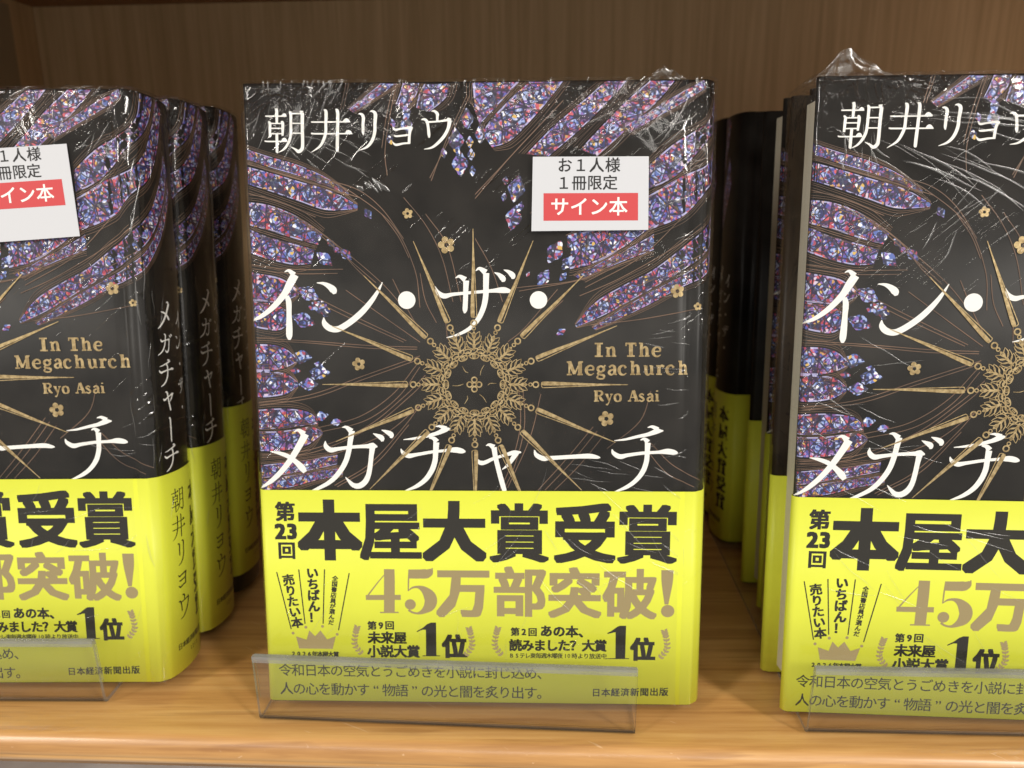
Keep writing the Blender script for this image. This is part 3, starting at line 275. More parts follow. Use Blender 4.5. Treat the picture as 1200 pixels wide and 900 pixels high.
class MB:
    def __init__(s): s.v = []; s.f = []; s.mi = []
    def add(s, v, f, m=0):
        k = len(s.v); s.v += v; s.f += [tuple(i+k for i in q) for q in f]; s.mi += [m]*len(f)
    def box(s, a, b, m=0):
        (x0, y0, z0), (x1, y1, z1) = a, b
        s.add([(x0,y0,z0),(x1,y0,z0),(x1,y1,z0),(x0,y1,z0),(x0,y0,z1),(x1,y0,z1),(x1,y1,z1),(x0,y1,z1)],
              [(0,3,2,1),(4,5,6,7),(0,1,5,4),(1,2,6,5),(2,3,7,6),(3,0,4,7)], m)
def spline(pts, n=7):
    if len(pts) < 3: return [tuple(p) for p in pts]
    out = []
    P = [tuple(2*a-b for a, b in zip(pts[0], pts[1]))] + list(pts) + [tuple(2*a-b for a, b in zip(pts[-1], pts[-2]))]
    for i in range(1, len(P)-2):
        a, b, c, d = P[i-1:i+3]
        for k in range(n):
            t = k/n
            out.append(tuple(.5*(2*q+(r-p)*t+(2*p-5*q+4*r-s)*t*t+(3*q-p-3*r+s)*t**3) for p, q, r, s in zip(a, b, c, d)))
    out.append(tuple(pts[-1])); return out
class Flat:
    """flat print in cover space: verts (u, v, lift)"""
    def __init__(s): s.v = []; s.f = []; s.uv = []; s.lift = 0; s.k = 0
    def step(s): s.k = (s.k+1) % 64; s.lift = s.k*.0006
    def poly(s, pts, lift=None):
        lf = s.lift if lift is None else lift; s.step(); k = len(s.v)
        s.v += [(x, y, lf) for x, y in pts]; s.f.append(tuple(range(k, k+len(pts))))
    def stroke(s, pts, n=7, fx=lambda p: p, clip=None):
        q = spline(pts, n); L = []; R = []
        for i, p in enumerate(q):
            a = q[max(0, i-1)]; b = q[min(len(q)-1, i+1)]; dx, dy = b[0]-a[0], b[1]-a[1]; d = math.hypot(dx, dy) or 1
            w = max(.02, p[2])/2; nx, ny = -dy/d*w, dx/d*w
            L.append(fx((p[0]+nx, p[1]+ny))); R.append(fx((p[0]-nx, p[1]-ny)))
        k = len(s.v); s.v += [(*p, s.lift) for p in L]+[(*p, s.lift) for p in R]; m = len(L)
        s.f += [(k+i, k+m+i, k+m+i+1, k+i+1) for i in range(m-1)]; s.step()
    def circle(s, x, y, r, n=20, fx=lambda p: p): s.poly([fx((x+r*math.cos(i*math.tau/n), y+r*math.sin(i*math.tau/n))) for i in range(n)])
    def ring(s, x, y, r, w, n=18, rx=1, ang=0):
        ca, sa = math.cos(ang), math.sin(ang)
        pts = []
        for i in range(n+1):
            a = i*math.tau/n; px, py = r*math.cos(a), r*rx*math.sin(a); pts.append((x+px*ca-py*sa, y+px*sa+py*ca, w))
        s.stroke(pts, 1)
_gc = {}
def glyph(ch):
    if ch not in _gc:
        c = bpy.data.curves.new('glyph', 'FONT'); c.body = ch; c.size = 1; c.resolution_u = 2
        o = bpy.data.objects.new('glyph', c); COL.objects.link(o)
        me = bpy.data.meshes.new_from_object(o.evaluated_get(bpy.context.evaluated_depsgraph_get()))
        v = [(a.co.x, a.co.y) for a in me.vertices]; f = [tuple(p.vertices) for p in me.polygons]
        bpy.data.objects.remove(o); bpy.data.curves.remove(c); bpy.data.meshes.remove(me)
        wide = ord(ch) > 0x2e80
        if v and not wide:
            x0 = min(p[0] for p in v); x1 = max(p[0] for p in v); v = [(x-(x0+x1)/2, y-.36) for x, y in v]
        else: v = [(x-.5, y-.38) for x, y in v]
        _gc[ch] = (v, f)
    return _gc[ch]
def put(fl, ch, x, y, em, bold=0, fx=lambda p: p, rot=0):
    v, f = glyph(ch); ca, sa = math.cos(rot), math.sin(rot)
    offs = [(0, 0)]
    if bold:
        offs += [(bold*i/n, bold*.72*j/n) for n in ((3,) if bold > .028 and em > 12 else (1,)) for i in range(-n, n+1) for j in range(-n, n+1) if max(abs(i), abs(j)) == n]
    base = fl.lift
    for n, (dx, dy) in enumerate(offs):
        fl.lift = base+n*.0004; k = len(fl.v)
        for px, py in v:
            px, py = px+dx, py+dy
            fl.v.append((*fx((x+em*(px*ca-py*sa), y+em*(px*sa+py*ca))), fl.lift))
        fl.f += [tuple(i+k for i in q) for q in f]
    fl.lift = base
def put_line(fl, t):
    txt, x0, y0, x1, y1, em, bold = t; n = len(txt)
    vert = abs(y1-y0) > abs(x1-x0); rot = math.atan2(x1-x0, -(y1-y0)) if vert else 0
    for i, ch in enumerate(txt):
        k = i/(n-1) if n > 1 else 0; put(fl, ch, x0+(x1-x0)*k, y0+(y1-y0)*k, em, bold, rot=rot)

# ------------------------------------------------------------------ the book case profile: plan path of the jacket, arc length u = 0 at the front fore-edge
def make_path():
    h = W/2; a = [(-h+48, 3.3), (-h+1.7, 3.3), (-h+.5, 2.8), (-h, 1.6), (-h+.5, .45), (-h+1.2, .08), (-h+1.9, 0)]
    b = [(h-12, 0), (h-7.5, 0), (h-6, .1), (h-5, .5), (h-4.2, .75), (h-3.4, .5), (h-2.5, .1), (h-1.2, 0), (h-.25, .12), (h+.2, .55)]
    arc = []
    for i in range(1, 20):
        t = i/20; arc.append((h+.2+4.0*math.sin(math.pi*t)**.45, .55+(T-1.1)*t))
    b2 = [(x, T-y) for x, y in reversed(b)]; a2 = [(x, T-y) for x, y in reversed(a)]
    pts = a+b+arc+b2+a2
    L = [0]
    for p, q in zip(pts, pts[1:]): L.append(L[-1]+math.hypot(q[0]-p[0], q[1]-p[1]))
    u0 = L[3]; return pts, [l-u0 for l in L]
PATH, PU = make_path()
I_BACK = len(PATH)-4
def at(u, off=0):
    i = 0
    while i < len(PU)-2 and PU[i+1] < u: i += 1
    t = (u-PU[i])/(PU[i+1]-PU[i]); p, q = PATH[i], PATH[i+1]
    x, y = p[0]+(q[0]-p[0])*t, p[1]+(q[1]-p[1])*t
    def nrm(j):
        a, b = PATH[max(0, j-1)], PATH[min(len(PATH)-1, j+1)]; d = math.hypot(b[0]-a[0], b[1]-a[1]); return ((b[1]-a[1])/d, -(b[0]-a[0])/d)
    n0, n1 = nrm(i), nrm(i+1); nx, ny = n0[0]+(n1[0]-n0[0])*t, n0[1]+(n1[1]-n0[1])*t; d = math.hypot(nx, ny) or 1
    return x+nx/d*off, y+ny/d*off
U_SPINE = next(PU[i] for i in range(len(PATH)) if PATH[i][0] > W/2)      # fold between front and spine
def wrap_pt(u, v, off): x, y = at(u, off); return (x, y, v)
def sheet(name, off, v0, v1, m, parent, nv=1, smooth=True, taut=False):
    us = PU
    if taut: us = [u for u, (x, y) in zip(PU, PATH) if not (W/2-7 < x < W/2-1.5 and .05 < min(y, T-y) < 1)]
    vs = [v0+(v1-v0)*j/nv for j in range(nv+1)]; n = len(us)
    verts = [wrap_pt(u, v, off) for v in vs for u in us]
    faces = [(j*n+i, j*n+i+1, (j+1)*n+i+1, (j+1)*n+i) for j in range(nv) for i in range(n-1)]
    k = len(verts); verts += [wrap_pt(u, v, off-.22) for v in vs for u in us]      # paper thickness
    faces += [tuple(reversed(tuple(q+k for q in f))) for f in list(faces)]
    top = nv*n
    faces += [(i+1, i, k+i, k+i+1) for i in range(n-1)] + [(top+i, top+i+1, k+top+i+1, k+top+i) for i in range(n-1)]
    return build(name, verts, faces, m, parent, smooth)
def flat_obj(name, fl, off, m, parent, uvs=None, taut=False):
    verts = [wrap_pt(u, v, off+l) for u, v, l in fl.v]
    if taut: verts = [(x, -off-l if x < W/2-1.5 else y, z) for (x, y, z), (u, v, l) in zip(verts, fl.v)]
    return build(name, verts, fl.f, m, parent, False, None, uvs)

def resample(poly, n):
    q = spline([(*p,) for p in poly], 8); d = [0]
    for a, b in zip(q, q[1:]): d.append(d[-1]+math.hypot(b[0]-a[0], b[1]-a[1]))
    out = []; j = 0
    for i in range(n+1):
        s = d[-1]*i/n
        while j < len(d)-2 and d[j+1] < s: j += 1
        t = (s-d[j])/max(1e-6, d[j+1]-d[j]); out.append((q[j][0]+(q[j+1][0]-q[j][0])*t, q[j][1]+(q[j+1][1]-q[j][1])*t))
    return out
UMAX = PU[I_BACK-12]
def clampv(p): return (min(max(p[0], .3), W+30), min(max(p[1], .5), H-.3))

def petals(parent):
    verts = []; faces = []; uv = []; mi = []; N = 64
    for n, (a, b) in enumerate(PETALS):
        A, B = resample(a, N), resample(b, N); A, B = [(p[0]*1.07-q[0]*.07, p[1]*1.07-q[1]*.07) for p, q in zip(A, B)], [(q[0]*1.07-p[0]*.07, q[1]*1.07-p[1]*.07) for p, q in zip(A, B)]; k = len(verts); s = random.random()*3
        wd = sum(math.hypot(p[0]-q[0], p[1]-q[1]) for p, q in zip(A, B))/(N+1)
        for i in range(N+1):
            if i: s += .5*(math.hypot(A[i][0]-A[i-1][0], A[i][1]-A[i-1][1])+math.hypot(B[i][0]-B[i-1][0], B[i][1]-B[i-1][1]))/max(wd, 1.5)
            for j in range(3):
                t = j/2; p = clampv((A[i][0]+(B[i][0]-A[i][0])*t, A[i][1]+(B[i][1]-A[i][1])*t))
                verts.append(wrap_pt(*p, .02+n*.0008)); uv.append((s, t))
        for i in range(N):
            for j in range(2): faces.append((k+i*3+j, k+i*3+j+1, k+i*3+j+4, k+i*3+j+3)); mi.append(0)
    for n, (u, v, r) in enumerate(DROPS):
        k = len(verts); c = math.atan2(v-ROSE[1], u-ROSE[0])
        pts = []
        for i in range(16):
            a = i*math.tau/16; rr = r*(1+.16*math.cos(4*a))
            pa, pb = rr*1.2*math.cos(a), rr*.78*math.sin(a)
            pts.append(clampv((u+pa*math.cos(c)-pb*math.sin(c), v+pa*math.sin(c)+pb*math.cos(c))))
        verts += [wrap_pt(*p, .055+n*.0008) for p in pts]; uv += [(.5, .5)]*16; faces.append(tuple(range(k, k+16))); mi.append(1)
    return build('stained_glass_print', verts, faces, [M['glass'], M['drop']], parent, False, mi, uv)

def rose(fl):
    cx, cy, k = ROSE; k *= 1.0
    pol = lambda r, a: (cx+r*k*math.cos(a), cy+r*k*math.sin(a))
    for i in range(16):
        a = i*math.tau/16+math.pi/2; ca, sa = math.cos(a), math.sin(a)
        def q(r, t): return (cx+k*(r*ca-t*sa), cy+k*(r*sa+t*ca))
        def st(pts): fl.stroke([(*q(r, t), w*k*(1 if r > 75 else .8)) for r, t, w in pts])
        # ray: solid half, and an outline half with a dark gap
        st([(79, 1.3, 2.6), (82, 1.3, 4.6), (95, 1.2, 4.5), (130, .5, 2.7), (165, 0, 1.4), (181, 0, .8)])
        st([(79, 1, 1.0), (80, -2.8, 1.0), (84, -3.6, 1.0), (110, -2.5, 1.0), (150, -.9, .9), (170, 0, .8)])
        fl.ring(*q(72.6, 0), 3.3*k, 1.7*k, 14); fl.ring(*q(66.3, 0), 2.0*k, 1.2*k, 10)
        # sprig of seven leaves
        st([(40, 0, 1.6), (62, 0, 1.2)])
        def leaf(r0, t0, ang, ln, w):
            dr, dt = math.cos(ang), math.sin(ang)
            for sgn in (1, -1):
                st([(r0, t0, 1.1), (r0+dr*ln*.35-dt*w*sgn, t0+dt*ln*.35+dr*w*sgn, 1.3), (r0+dr*ln*.7-dt*w*.8*sgn, t0+dt*ln*.7+dr*w*.8*sgn, 1.2), (r0+dr*ln, t0+dt*ln, .6)])
        for r0, ang, ln in ((42, .75, 13), (46.5, .62, 14), (51.5, .5, 13)):
            for sg in (1, -1): leaf(r0, .6*sg, ang*sg, ln, 2.5)
        leaf(54, 0, 0, 9, 1.8)
        # inner chain of ovals and crossing loops
        b = a
        for rr, off in ((33.5, 0.0),):
            x, y = pol(rr, b+off); fl.ring(x, y, 5.2*k, 1.3*k, 16, .55, b+off+math.pi/2); fl.ring(x, y, 2.4*k, .9*k, 10, .8, b)
            fl.stroke([(*pol(rr-2.6, b), .9*k), (*pol(rr+2.6, b), .9*k)])
        x, y = pol(40, b+math.tau/32); fl.ring(x, y, 4.6*k, 1.3*k, 14, .5, b+math.tau/32+math.pi/2)
        fl.ring(*pol(37, b+math.tau/32), 2.4*k, 1.1*k, 10); fl.ring(*pol(44, b+math.tau/32), 1.8*k, 1.0*k, 8)
        x, y = pol(40, b); fl.ring(x, y, 4.6*k, 1.2*k, 14, .5, b+math.pi/2+.5)
    for i in range(4):
        a = i*math.tau/4; fl.ring(*pol(5.6, a), 3.1*k, 1.6*k, 14)
    fl.ring(cx, cy, 2.2*k, 1.2*k, 12)
    for i in range(6):
        a = i*math.tau/6+1.0; fl.stroke([(*pol(13+3*(i % 2), a), .5*k), (*pol(19, a+.12), .8*k), (*pol(26, a+.1), .4*k)])
    for (u, v, r) in FLOWERS:
        for j in range(5):
            a = j*math.tau/5+math.pi/2+.1*r; fl.circle(u+r*.60*math.cos(a), v+r*.60*math.sin(a), r*.37, 14)
        fl.ring(u, v, r*.36, r*.16, 12)

SPINE_SEQ = [('me', 0), ('ga', 1), ('chi', 2), ('ya', 3), (None, 4), ('chi', 5)]
def bbox(strokes):
    xs = [p[0] for s in strokes for p in s]; ys = [p[1] for s in strokes for p in s]; return min(xs), max(xs), min(ys), max(ys)
def spine_glyph(fl, key, u, v, size, thin=.62):
    g = GLYPH[key]; x0, x1, y0, y1 = bbox(g); k = size/max(x1-x0, y1-y0)
    for s in g: fl.stroke([(u+(p[0]-(x0+x1)/2)*k, v+(p[1]-(y0+y1)/2)*k, p[2]*k*thin+.05) for p in s], 5)

def make_book(name):
    root = empty(name, (0, 0, 0))
    pb = MB(); h = W/2; n = 10
    # page block with a slightly hollow fore-edge
    for i in range(n):
        y0, y1 = 3.45+(T-6.9)*i/n, 3.45+(T-6.9)*(i+1)/n; d0 = 4.6+.7*math.sin(math.pi*i/n); d1 = 4.6+.7*math.sin(math.pi*(i+1)/n)
        pb.add([(-h+d0, y0, 3), (h-2.5, y0, 3), (h-2.5, y1, 3), (-h+d1, y1, 3), (-h+d0, y0, H-3), (h-2.5, y0, H-3), (h-2.5, y1, H-3), (-h+d1, y1, H-3)],
               [(0,3,2,1),(4,5,6,7),(3,0,4,7)]+([(0,1,5,4)] if i == 0 else [])+([(2,3,7,6)] if i == n-1 else []))
    build('page_block', pb.v, pb.f, M['pages'], root)
    bd = MB(); bd.box((-h+2, .35, .25), (h-13, 2.7, H-.25)); bd.box((-h+2, T-2.7, .25), (h-13, T-.35, H-.25)); bd.box((h-1.5, 2.8, .25), (h+.8, T-2.8, H-.25))
    build('cover_board', bd.v, bd.f, M['board'], root)
    jk = sheet('dust_jacket', 0, 0, H, M['jacket'], root)
    petals(jk)
    fl = Flat()
    for l in TRACERY:
        q = [(*clampv(p), .24) for p in l]; fl.stroke(q, 12, clampv)
    for a, b in PETALS:
        for f in (.22, .34, .52):
            for P, Q in ((a, b), (b, a)):
                pts = []
                for t in range(9):
                    A, B = resample(P, 8)[t], resample(Q, 8)[t]; d = math.hypot(A[0]-B[0], A[1]-B[1]) or 1; e = min(f*d, f*5)
                    pts.append((*clampv((A[0]+(A[0]-B[0])/d*e, A[1]+(A[1]-B[1])/d*e)), .13))
                fl.stroke(pts, 5, clampv)
    for i in range(120):      # faint dotted vault at lower right
        u = ROSE[0]+18+(i % 12)*4.0+2*((i//12) % 2); v = 74+(i//12)*3.1
        if u < W-14: fl.circle(u, v, .11, 6)
    flat_obj('tracery_lines', fl, .10, M['copper'], jk)
    fl = Flat()
    thin = lambda s, f=.93: [(p[0], p[1], p[2]*f) for p in s]
    for k in ('i', 'n', 'za'):
        for s in GLYPH[k]: fl.stroke(thin(s))
    for u, v, w in GLYPH['dots']: fl.circle(u, v, w, 32)
    flat_obj('title_line', fl, .15, M['white'], jk); fl = Flat()
    for k in ('me', 'ga', 'chi2', 'ya', 'bar', 'chi'):
        for s in GLYPH[k]: fl.stroke(thin(s))
    flat_obj('title_line', fl, .15, M['white'], jk); fl = Flat()
    for k, j in SPINE_SEQ:
        u, v = U_SPINE+10.2, 124-j*9.6
        if k: spine_glyph(fl, k, u, v, 8.5 if k != 'ya' else 6.6, .95)
        else: fl.stroke([(u-.8, v+4, .2), (u, v+3.2, .75), (u, v-3.6, .6), (u+.1, v-4.2, .2)])
    for j, k in enumerate(('i', 'n', None, 'za', None)):
        u, v = U_SPINE+20.5, 122-j*7.6
        if k: spine_glyph(fl, k, u, v, 5.8, .85)
        else: fl.circle(u, v, .55, 12)
    flat_obj('spine_title_lettering', fl, .15, M['white'], jk)
    fl = Flat()
    for k in ('asa', 'sei', 'ri', 'yo', 'u'):
        for s in GLYPH[k]: fl.stroke(thin(s, .9), 6)
    flat_obj('author_lettering', fl, .15, M['white'], jk)
    fl = Flat(); rose(fl); flat_obj('sunburst_emblem', fl, .20, M['gold'], jk)
    fl = Flat()
    for s in ENGLISH: fl.stroke(s, 5)
    flat_obj('english_lettering', fl, .22, M['gold'], jk)
    # paper band
    ob = sheet('paper_band', .50, .4, 71.0, M['band'], root, taut=True)
    fl = Flat()
    for t in BAND_TEXT: put_line(fl, t)
    for o in ONES: fl.poly(o)
    for s in CROWN_LINES: fl.stroke(s)
    for j, k in enumerate(('asa', 'sei', 'ri', 'yo', 'u')): spine_glyph(fl, k, U_SPINE+11, 61-j*9.5, 8.2 if k != 'yo' else 5.2, .85)
    for j, ch in enumerate('本屋大賞受賞'): put(fl, ch, U_SPINE+23.6, 61-j*8.4, 7.6, .045)
    for j, ch in enumerate('日本経済新聞出版'): put(fl, ch, U_SPINE+7.2+j*2.35, 9.5, 2.4, .02)
    for j, ch in enumerate('1210'): put(fl, ch, U_SPINE+14+j*1.6, 6.0, 2.2, 0)
    flat_obj('band_lettering', fl, .53, M['black'], ob, taut=True)
    fl = Flat()
    for t in BRONZE_TEXT: put_line(fl, t)
    for k in ('n4', 'n5'):
        for s in GLYPH[k]: fl.stroke(s)
    for u, v, w in GLYPH['n5dot']: fl.circle(u, v, w, 24)
    for s in BANG: fl.stroke(s)
    fl.circle(*BANG_DOT[0], 20); fl.poly(CROWN)
    for c in CROWN_DOTS: fl.circle(*c, 10)
    for u, v, sg in LAURELS:
        # curved sprig rising from its foot
        k = ROSE[2]
        sp = [(u-sg*(0)*k, v, .3*k), (u+sg*9*k*.9, v+12*k, .5*k), (u+sg*7*k, v+26*k, .5*k), (u+sg*5*k, v+34*k, .3*k)]
        q = spline(sp, 3)
        fl.stroke([(a, b, .8*k) for a, b, _ in q], 2)
        for i in range(len(q)):
            a = q[max(0, i-1)]; b = q[min(len(q)-1, i+1)]; ang = math.atan2(b[1]-a[1], b[0]-a[0])
            for s_ in (1, -1):
                aa = ang+s_*.85; ln = 5.4*k
                fl.stroke([(q[i][0], q[i][1], .6*k), (q[i][0]+math.cos(aa)*ln*.5, q[i][1]+math.sin(aa)*ln*.5, 3.0*k), (q[i][0]+math.cos(aa)*ln, q[i][1]+math.sin(aa)*ln, .3*k)], 4)
    flat_obj('bronze_lettering', fl, .53, M['bronze'], ob, taut=True)
    return root

def add_film(root, seed, amp=1.0, tabs=(), folds=()):
    # closed film bag: walls follow the case, fore-edge straight across, folded top; creased most near the head
    us = [u for u in PU[3:I_BACK+1]]
    dense = []
    for a, b in zip(us, us[1:]):
        n = max(1, int((b-a)/2.6)); dense += [a+(b-a)*i/n for i in range(n)]
    dense.append(us[-1]); pts = [at(u, .95) for u in dense]
    e0, e1 = pts[-1], pts[0]; m = 8
    pts += [(e0[0]-.15, e0[1]+(e1[1]-e0[1])*i/m) for i in range(1, m)]
    n = len(pts); NV = 74; verts = []; faces = []
    for j in range(NV+1):
        v = -.2+(H+.9)*j/NV; hd = max(0, (v-H*.62)/(H*.38))
        for i, (x, y) in enumerate(pts):
            q = Vector((x*.06+seed*9.1, y*.06, v*.05)); w = noise.noise(q*2.3)*.5+noise.noise(q*6.1)*.3
            d = max(0, w)*(.08+.22*hd)*amp
            a = pts[i-1]; b = pts[(i+1) % n]; L = math.hypot(b[0]-a[0], b[1]-a[1]) or 1
            verts.append((x+(b[1]-a[1])/L*d, y-(b[0]-a[0])/L*d, v))
    for j in range(NV):
        for i in range(n): faces.append((j*n+i, j*n+(i+1) % n, (j+1)*n+(i+1) % n, (j+1)*n+i))
    top = NV*n; c = len(verts)
    for (x, y) in pts:
        verts.append((x*.96, T/2+(y-T/2)*.35, H+1.1+.9*noise.noise(Vector((x*.2, y*.3, seed)))))
    for i in range(n): faces.append((top+i, top+(i+1) % n, c+(i+1) % n, c+i))
    faces.append(tuple(c+i for i in range(n)))
    FV = {0: [], 1: []}; FF = {0: [], 1: []}
    rr = random.Random(int(seed*10))
    def fold(u, v, ang, ln, bend, w):
        fv, ff = FV[u > W-4], FF[u > W-4]; n = 14; pu, pv = u, v; rows = []
        for i in range(n+1):
            t = i/n; a = ang+bend*t+.25*noise.noise(Vector((u*.3, v*.3, t*3+seed))); ww = w*(math.sin(math.pi*min(.97, max(.03, t))))**.7
            uu, vv = min(max(pu, -.6 if u <= W-4 else W-3), W+26 if u > W-4 else W-2), min(max(pv, 1), H+.4); nx, ny = -math.sin(a)*ww, math.cos(a)*ww
            rows.append([wrap_pt(uu+nx, vv+ny, 1.02), wrap_pt(uu+nx*.3, vv+ny*.3, 1.02+ww*.75), wrap_pt(uu-nx, vv-ny, 1.02)])
            pu += math.cos(a)*ln/n; pv += math.sin(a)*ln/n
        k = len(fv)
        for r in rows: fv.extend(r)
        for i in range(n):
            for j in range(2): ff.append((k+i*3+j, k+i*3+j+1, k+i*3+j+4, k+i*3+j+3))
    for (u, v, du, dv, ang, da, ln, bend, w, cnt) in folds:
        for _ in range(cnt): fold(u+rr.uniform(-du, du), v+rr.uniform(-dv, dv), ang+rr.uniform(-da, da), ln*rr.uniform(.45, 1.25), bend*rr.uniform(.3, 1.3), w*rr.uniform(.5, 1.3))
    nf = len(faces)
    for k in (0, 1):
        b0 = len(verts); verts += FV[k]; faces += [tuple(q+b0 for q in f) for f in FF[k]]
    o = build('shrink_film', verts, faces, [M['film'], M['fold']], root, True, [0]*nf+[1]*(len(faces)-nf))
    for (x, y, w, hh) in tabs:      # crumpled ears of spare film at the head
        v = []; f = []; nx, nz = 26, 14
        for j in range(nz+1):
            for i in range(nx+1):
                q = i/nx; t = j/nz; pk = (q/.38)**.8 if q < .38 else ((1-q)/.62)**1.2
                z = hh*t*pk*(1+.18*noise.noise(Vector((q*7, seed, 1.7))))
                a = noise.noise(Vector((q*6+seed, t*2.2, 3.3))); b = noise.noise(Vector((q*13, t*5+seed, 8.1)))
                v.append((x+(q-.5)*w*(1-.15*t)+.8*b, y+2.2*a*t+.9*b*t-1.5*t, H+.2+z))
        for j in range(nz):
            for i in range(nx): k = j*(nx+1)+i; f.append((k, k+1, k+nx+2, k+nx+1))
        build('film_ear', v, f, M['ear'], o, True)
    return o
def add_sticker(root, du=0, dv=0, rot=0, tall=0):
    cu = sum(p[0] for p in STICKER_QUAD)/4; cvv = sum(p[1] for p in STICKER_QUAD)/4; ca, sa = math.cos(rot), math.sin(rot)
    fx = lambda p: (cu+du+(p[0]-cu)*ca-(p[1]-cvv)*sa, cvv+dv+(p[0]-cu)*sa+(p[1]-cvv)*ca)
    o0, o1 = 1.4, 1.55
    q = [fx((p[0], p[1]-(tall if i > 1 else 0))) for i, p in enumerate(STICKER_QUAD)]
    v = [wrap_pt(*p, o1) for p in q]+[wrap_pt(*p, o0) for p in q]
    st = build('limit_sticker', v, [(3, 2, 1, 0), (4, 5, 6, 7)]+[(i, (i+1) % 4, 4+(i+1) % 4, 4+i) for i in range(4)], M['sticker'], root)
    a = Flat(); a.poly([fx(p) for p in STICKER_RED]); a.lift = 0; flat_obj('red_box', a, o1+.03, M['red'], st)
    b = Flat()
    def pl(fl, t):
        txt, x0, y0, x1, y1, em, bold = t
        for i, ch in enumerate(txt):
            k = i/(len(txt)-1); put(fl, ch, x0+(x1-x0)*k, y0+(y1-y0)*k, em, bold, fx)
    for t in STICKER_TEXT: pl(b, t)
    flat_obj('sticker_lettering', b, o1+.05, M['ink'], st)
    b = Flat()
    for t in STICKER_WHITE: pl(b, t)
    flat_obj('sticker_white_lettering', b, o1+.07, M['white'], st)
def copy_tree(o, parent=None):
    c = o.copy(); COL.objects.link(c); c.parent = parent
    for ch in list(o.children): copy_tree(ch, c)
    return c

# ------------------------------------------------------------------ bookcase
def bookcase():
    root = empty('bookcase', (0, 0, 0)); tag(root, 'orange pine bookcase with rounded shelf lip and dark veneer back panel', 'bookcase')
    X0, X1, YB = -275, 520, 474
    # shelf board with bull-nosed lip, slightly skewed to the camera
    prof = [(YB, 0)]+[(c, 0) for c in (400, 320, 260, 225)]
    yc, r = 205, 5.0
    prof += [(yc+2, -.0)]+[(yc-r*math.sin(a)*.95, -r+r*math.cos(a)) for a in [i*math.pi/14 for i in range(1, 8)]]
    prof += [(yc-r*.95-.1, -6.3), (yc-r*.95+.35, -6.7), (yc-r*.95+.1, -7.1)]
    prof += [(yc-3.2, -9.6), (yc-1, -11.2), (yc+4, -12.5), (yc+12, -13), (yc+12, -24), (YB, -24)]
    xs = [X0+(X1-X0)*i/40 for i in range(41)]; v = []; f = []; n = len(prof)
    for x in xs:
        for y, z in prof:
            k = min(1, max(0, (260-y)/40)); v.append((x, y-.034*x*k, z))
    for i in range(40):
        for j in range(n): f.append((i*n+j, i*n+(j+1) % n, (i+1)*n+(j+1) % n, (i+1)*n+j))
    f += [tuple(range(n)), tuple(40*n+j for j in reversed(range(n)))]
    sb = build('shelf_board', v, f, M['shelf'], root, True)
    b = MB(); b.box((X0, YB+.2, -120), (X1, YB+9, 285)); build('back_panel', b.v, b.f, M['panel'], root)
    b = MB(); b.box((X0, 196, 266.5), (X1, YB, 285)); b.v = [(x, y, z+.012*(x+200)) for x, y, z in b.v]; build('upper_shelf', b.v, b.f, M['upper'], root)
    b = MB(); b.box((X0-18, 190, -120), (X0-.2, YB+9, 285)); build('side_panel', b.v, b.f, M['panel'], root)
    b = MB(); b.box((X1+.2, 190, -120), (X1+18, YB+9, 285)); build('side_panel', b.v, b.f, M['panel'], root)
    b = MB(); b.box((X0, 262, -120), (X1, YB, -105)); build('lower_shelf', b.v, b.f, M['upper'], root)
    b = MB(); b.box((X0-.1, 424, 0.2), (X0+1.2, 450, 262)); ss = build('slotted_strip', b.v, b.f, M['slotmetal'], root)
    b = MB(); z = 8
    while z < 222:
        for (y0, y1, z0, z1) in ((434.2, 438.2, 0, 13), (435.4, 437.8, 16, 21.5), (434, 440, 24, 31), (435.8, 438.4, 31.1, 39)):
            nn = 14
            ring = [((y0+y1)/2+(y1-y0)/2*math.cos(a)*(1 if abs(math.cos(a)) < .8 else .97), (z0+z1)/2+(z1-z0)/2*math.copysign(abs(math.sin(a))**.55, math.sin(a))) for a in [i*math.tau/nn for i in range(nn)]]
            b.add([(X0+1.35, y, z+zz) for y, zz in ring], [tuple(range(nn))])
        z += 43
    build('slot', b.v, b.f, M['slotdark'], ss)
    return root
bookcase()
# things on the shelf below, glimpsed under the lip
def flat_book(name, x0, x1, y0, y1, z0, z1, m, edge, label, cat):
    root = empty(name, ((x0+x1)/2, (y0+y1)/2, z0)); cx, cy = (x0+x1)/2, (y0+y1)/2
    a, c, h = (x1-x0)/2, (y1-y0)/2, z1-z0
    b = MB(); b.box((-a, -c, h-.5), (a, c, h)); b.box((-a, -c, 0), (a, c, .5)); b.box((-a, c-.5, .5), (a, c, h-.5)); build('cover', b.v, b.f, m, root)
    b = MB(); b.box((-a+1, -c+1, .6), (a-1, c-.7, h-.6)); build('page_block', b.v, b.f, edge, root); tag(root, label, cat); return root
flat_book('booklet', -260, -66, 262, 420, -104.9, -73, paper('pale_grey_cover', (.55, .55, .56), .4, .4, .1), M['pages'], 'pale grey booklet lying under the shelf lip at lower left', 'booklet')
flat_book('magazine', -62, 6, 262, 420, -104.9, -78, paper('dark_mottled_cover', (.05, .035, .03), .4, .4, .8), M['pages'], 'dark mottled magazine lying under the shelf lip below the middle book', 'magazine')

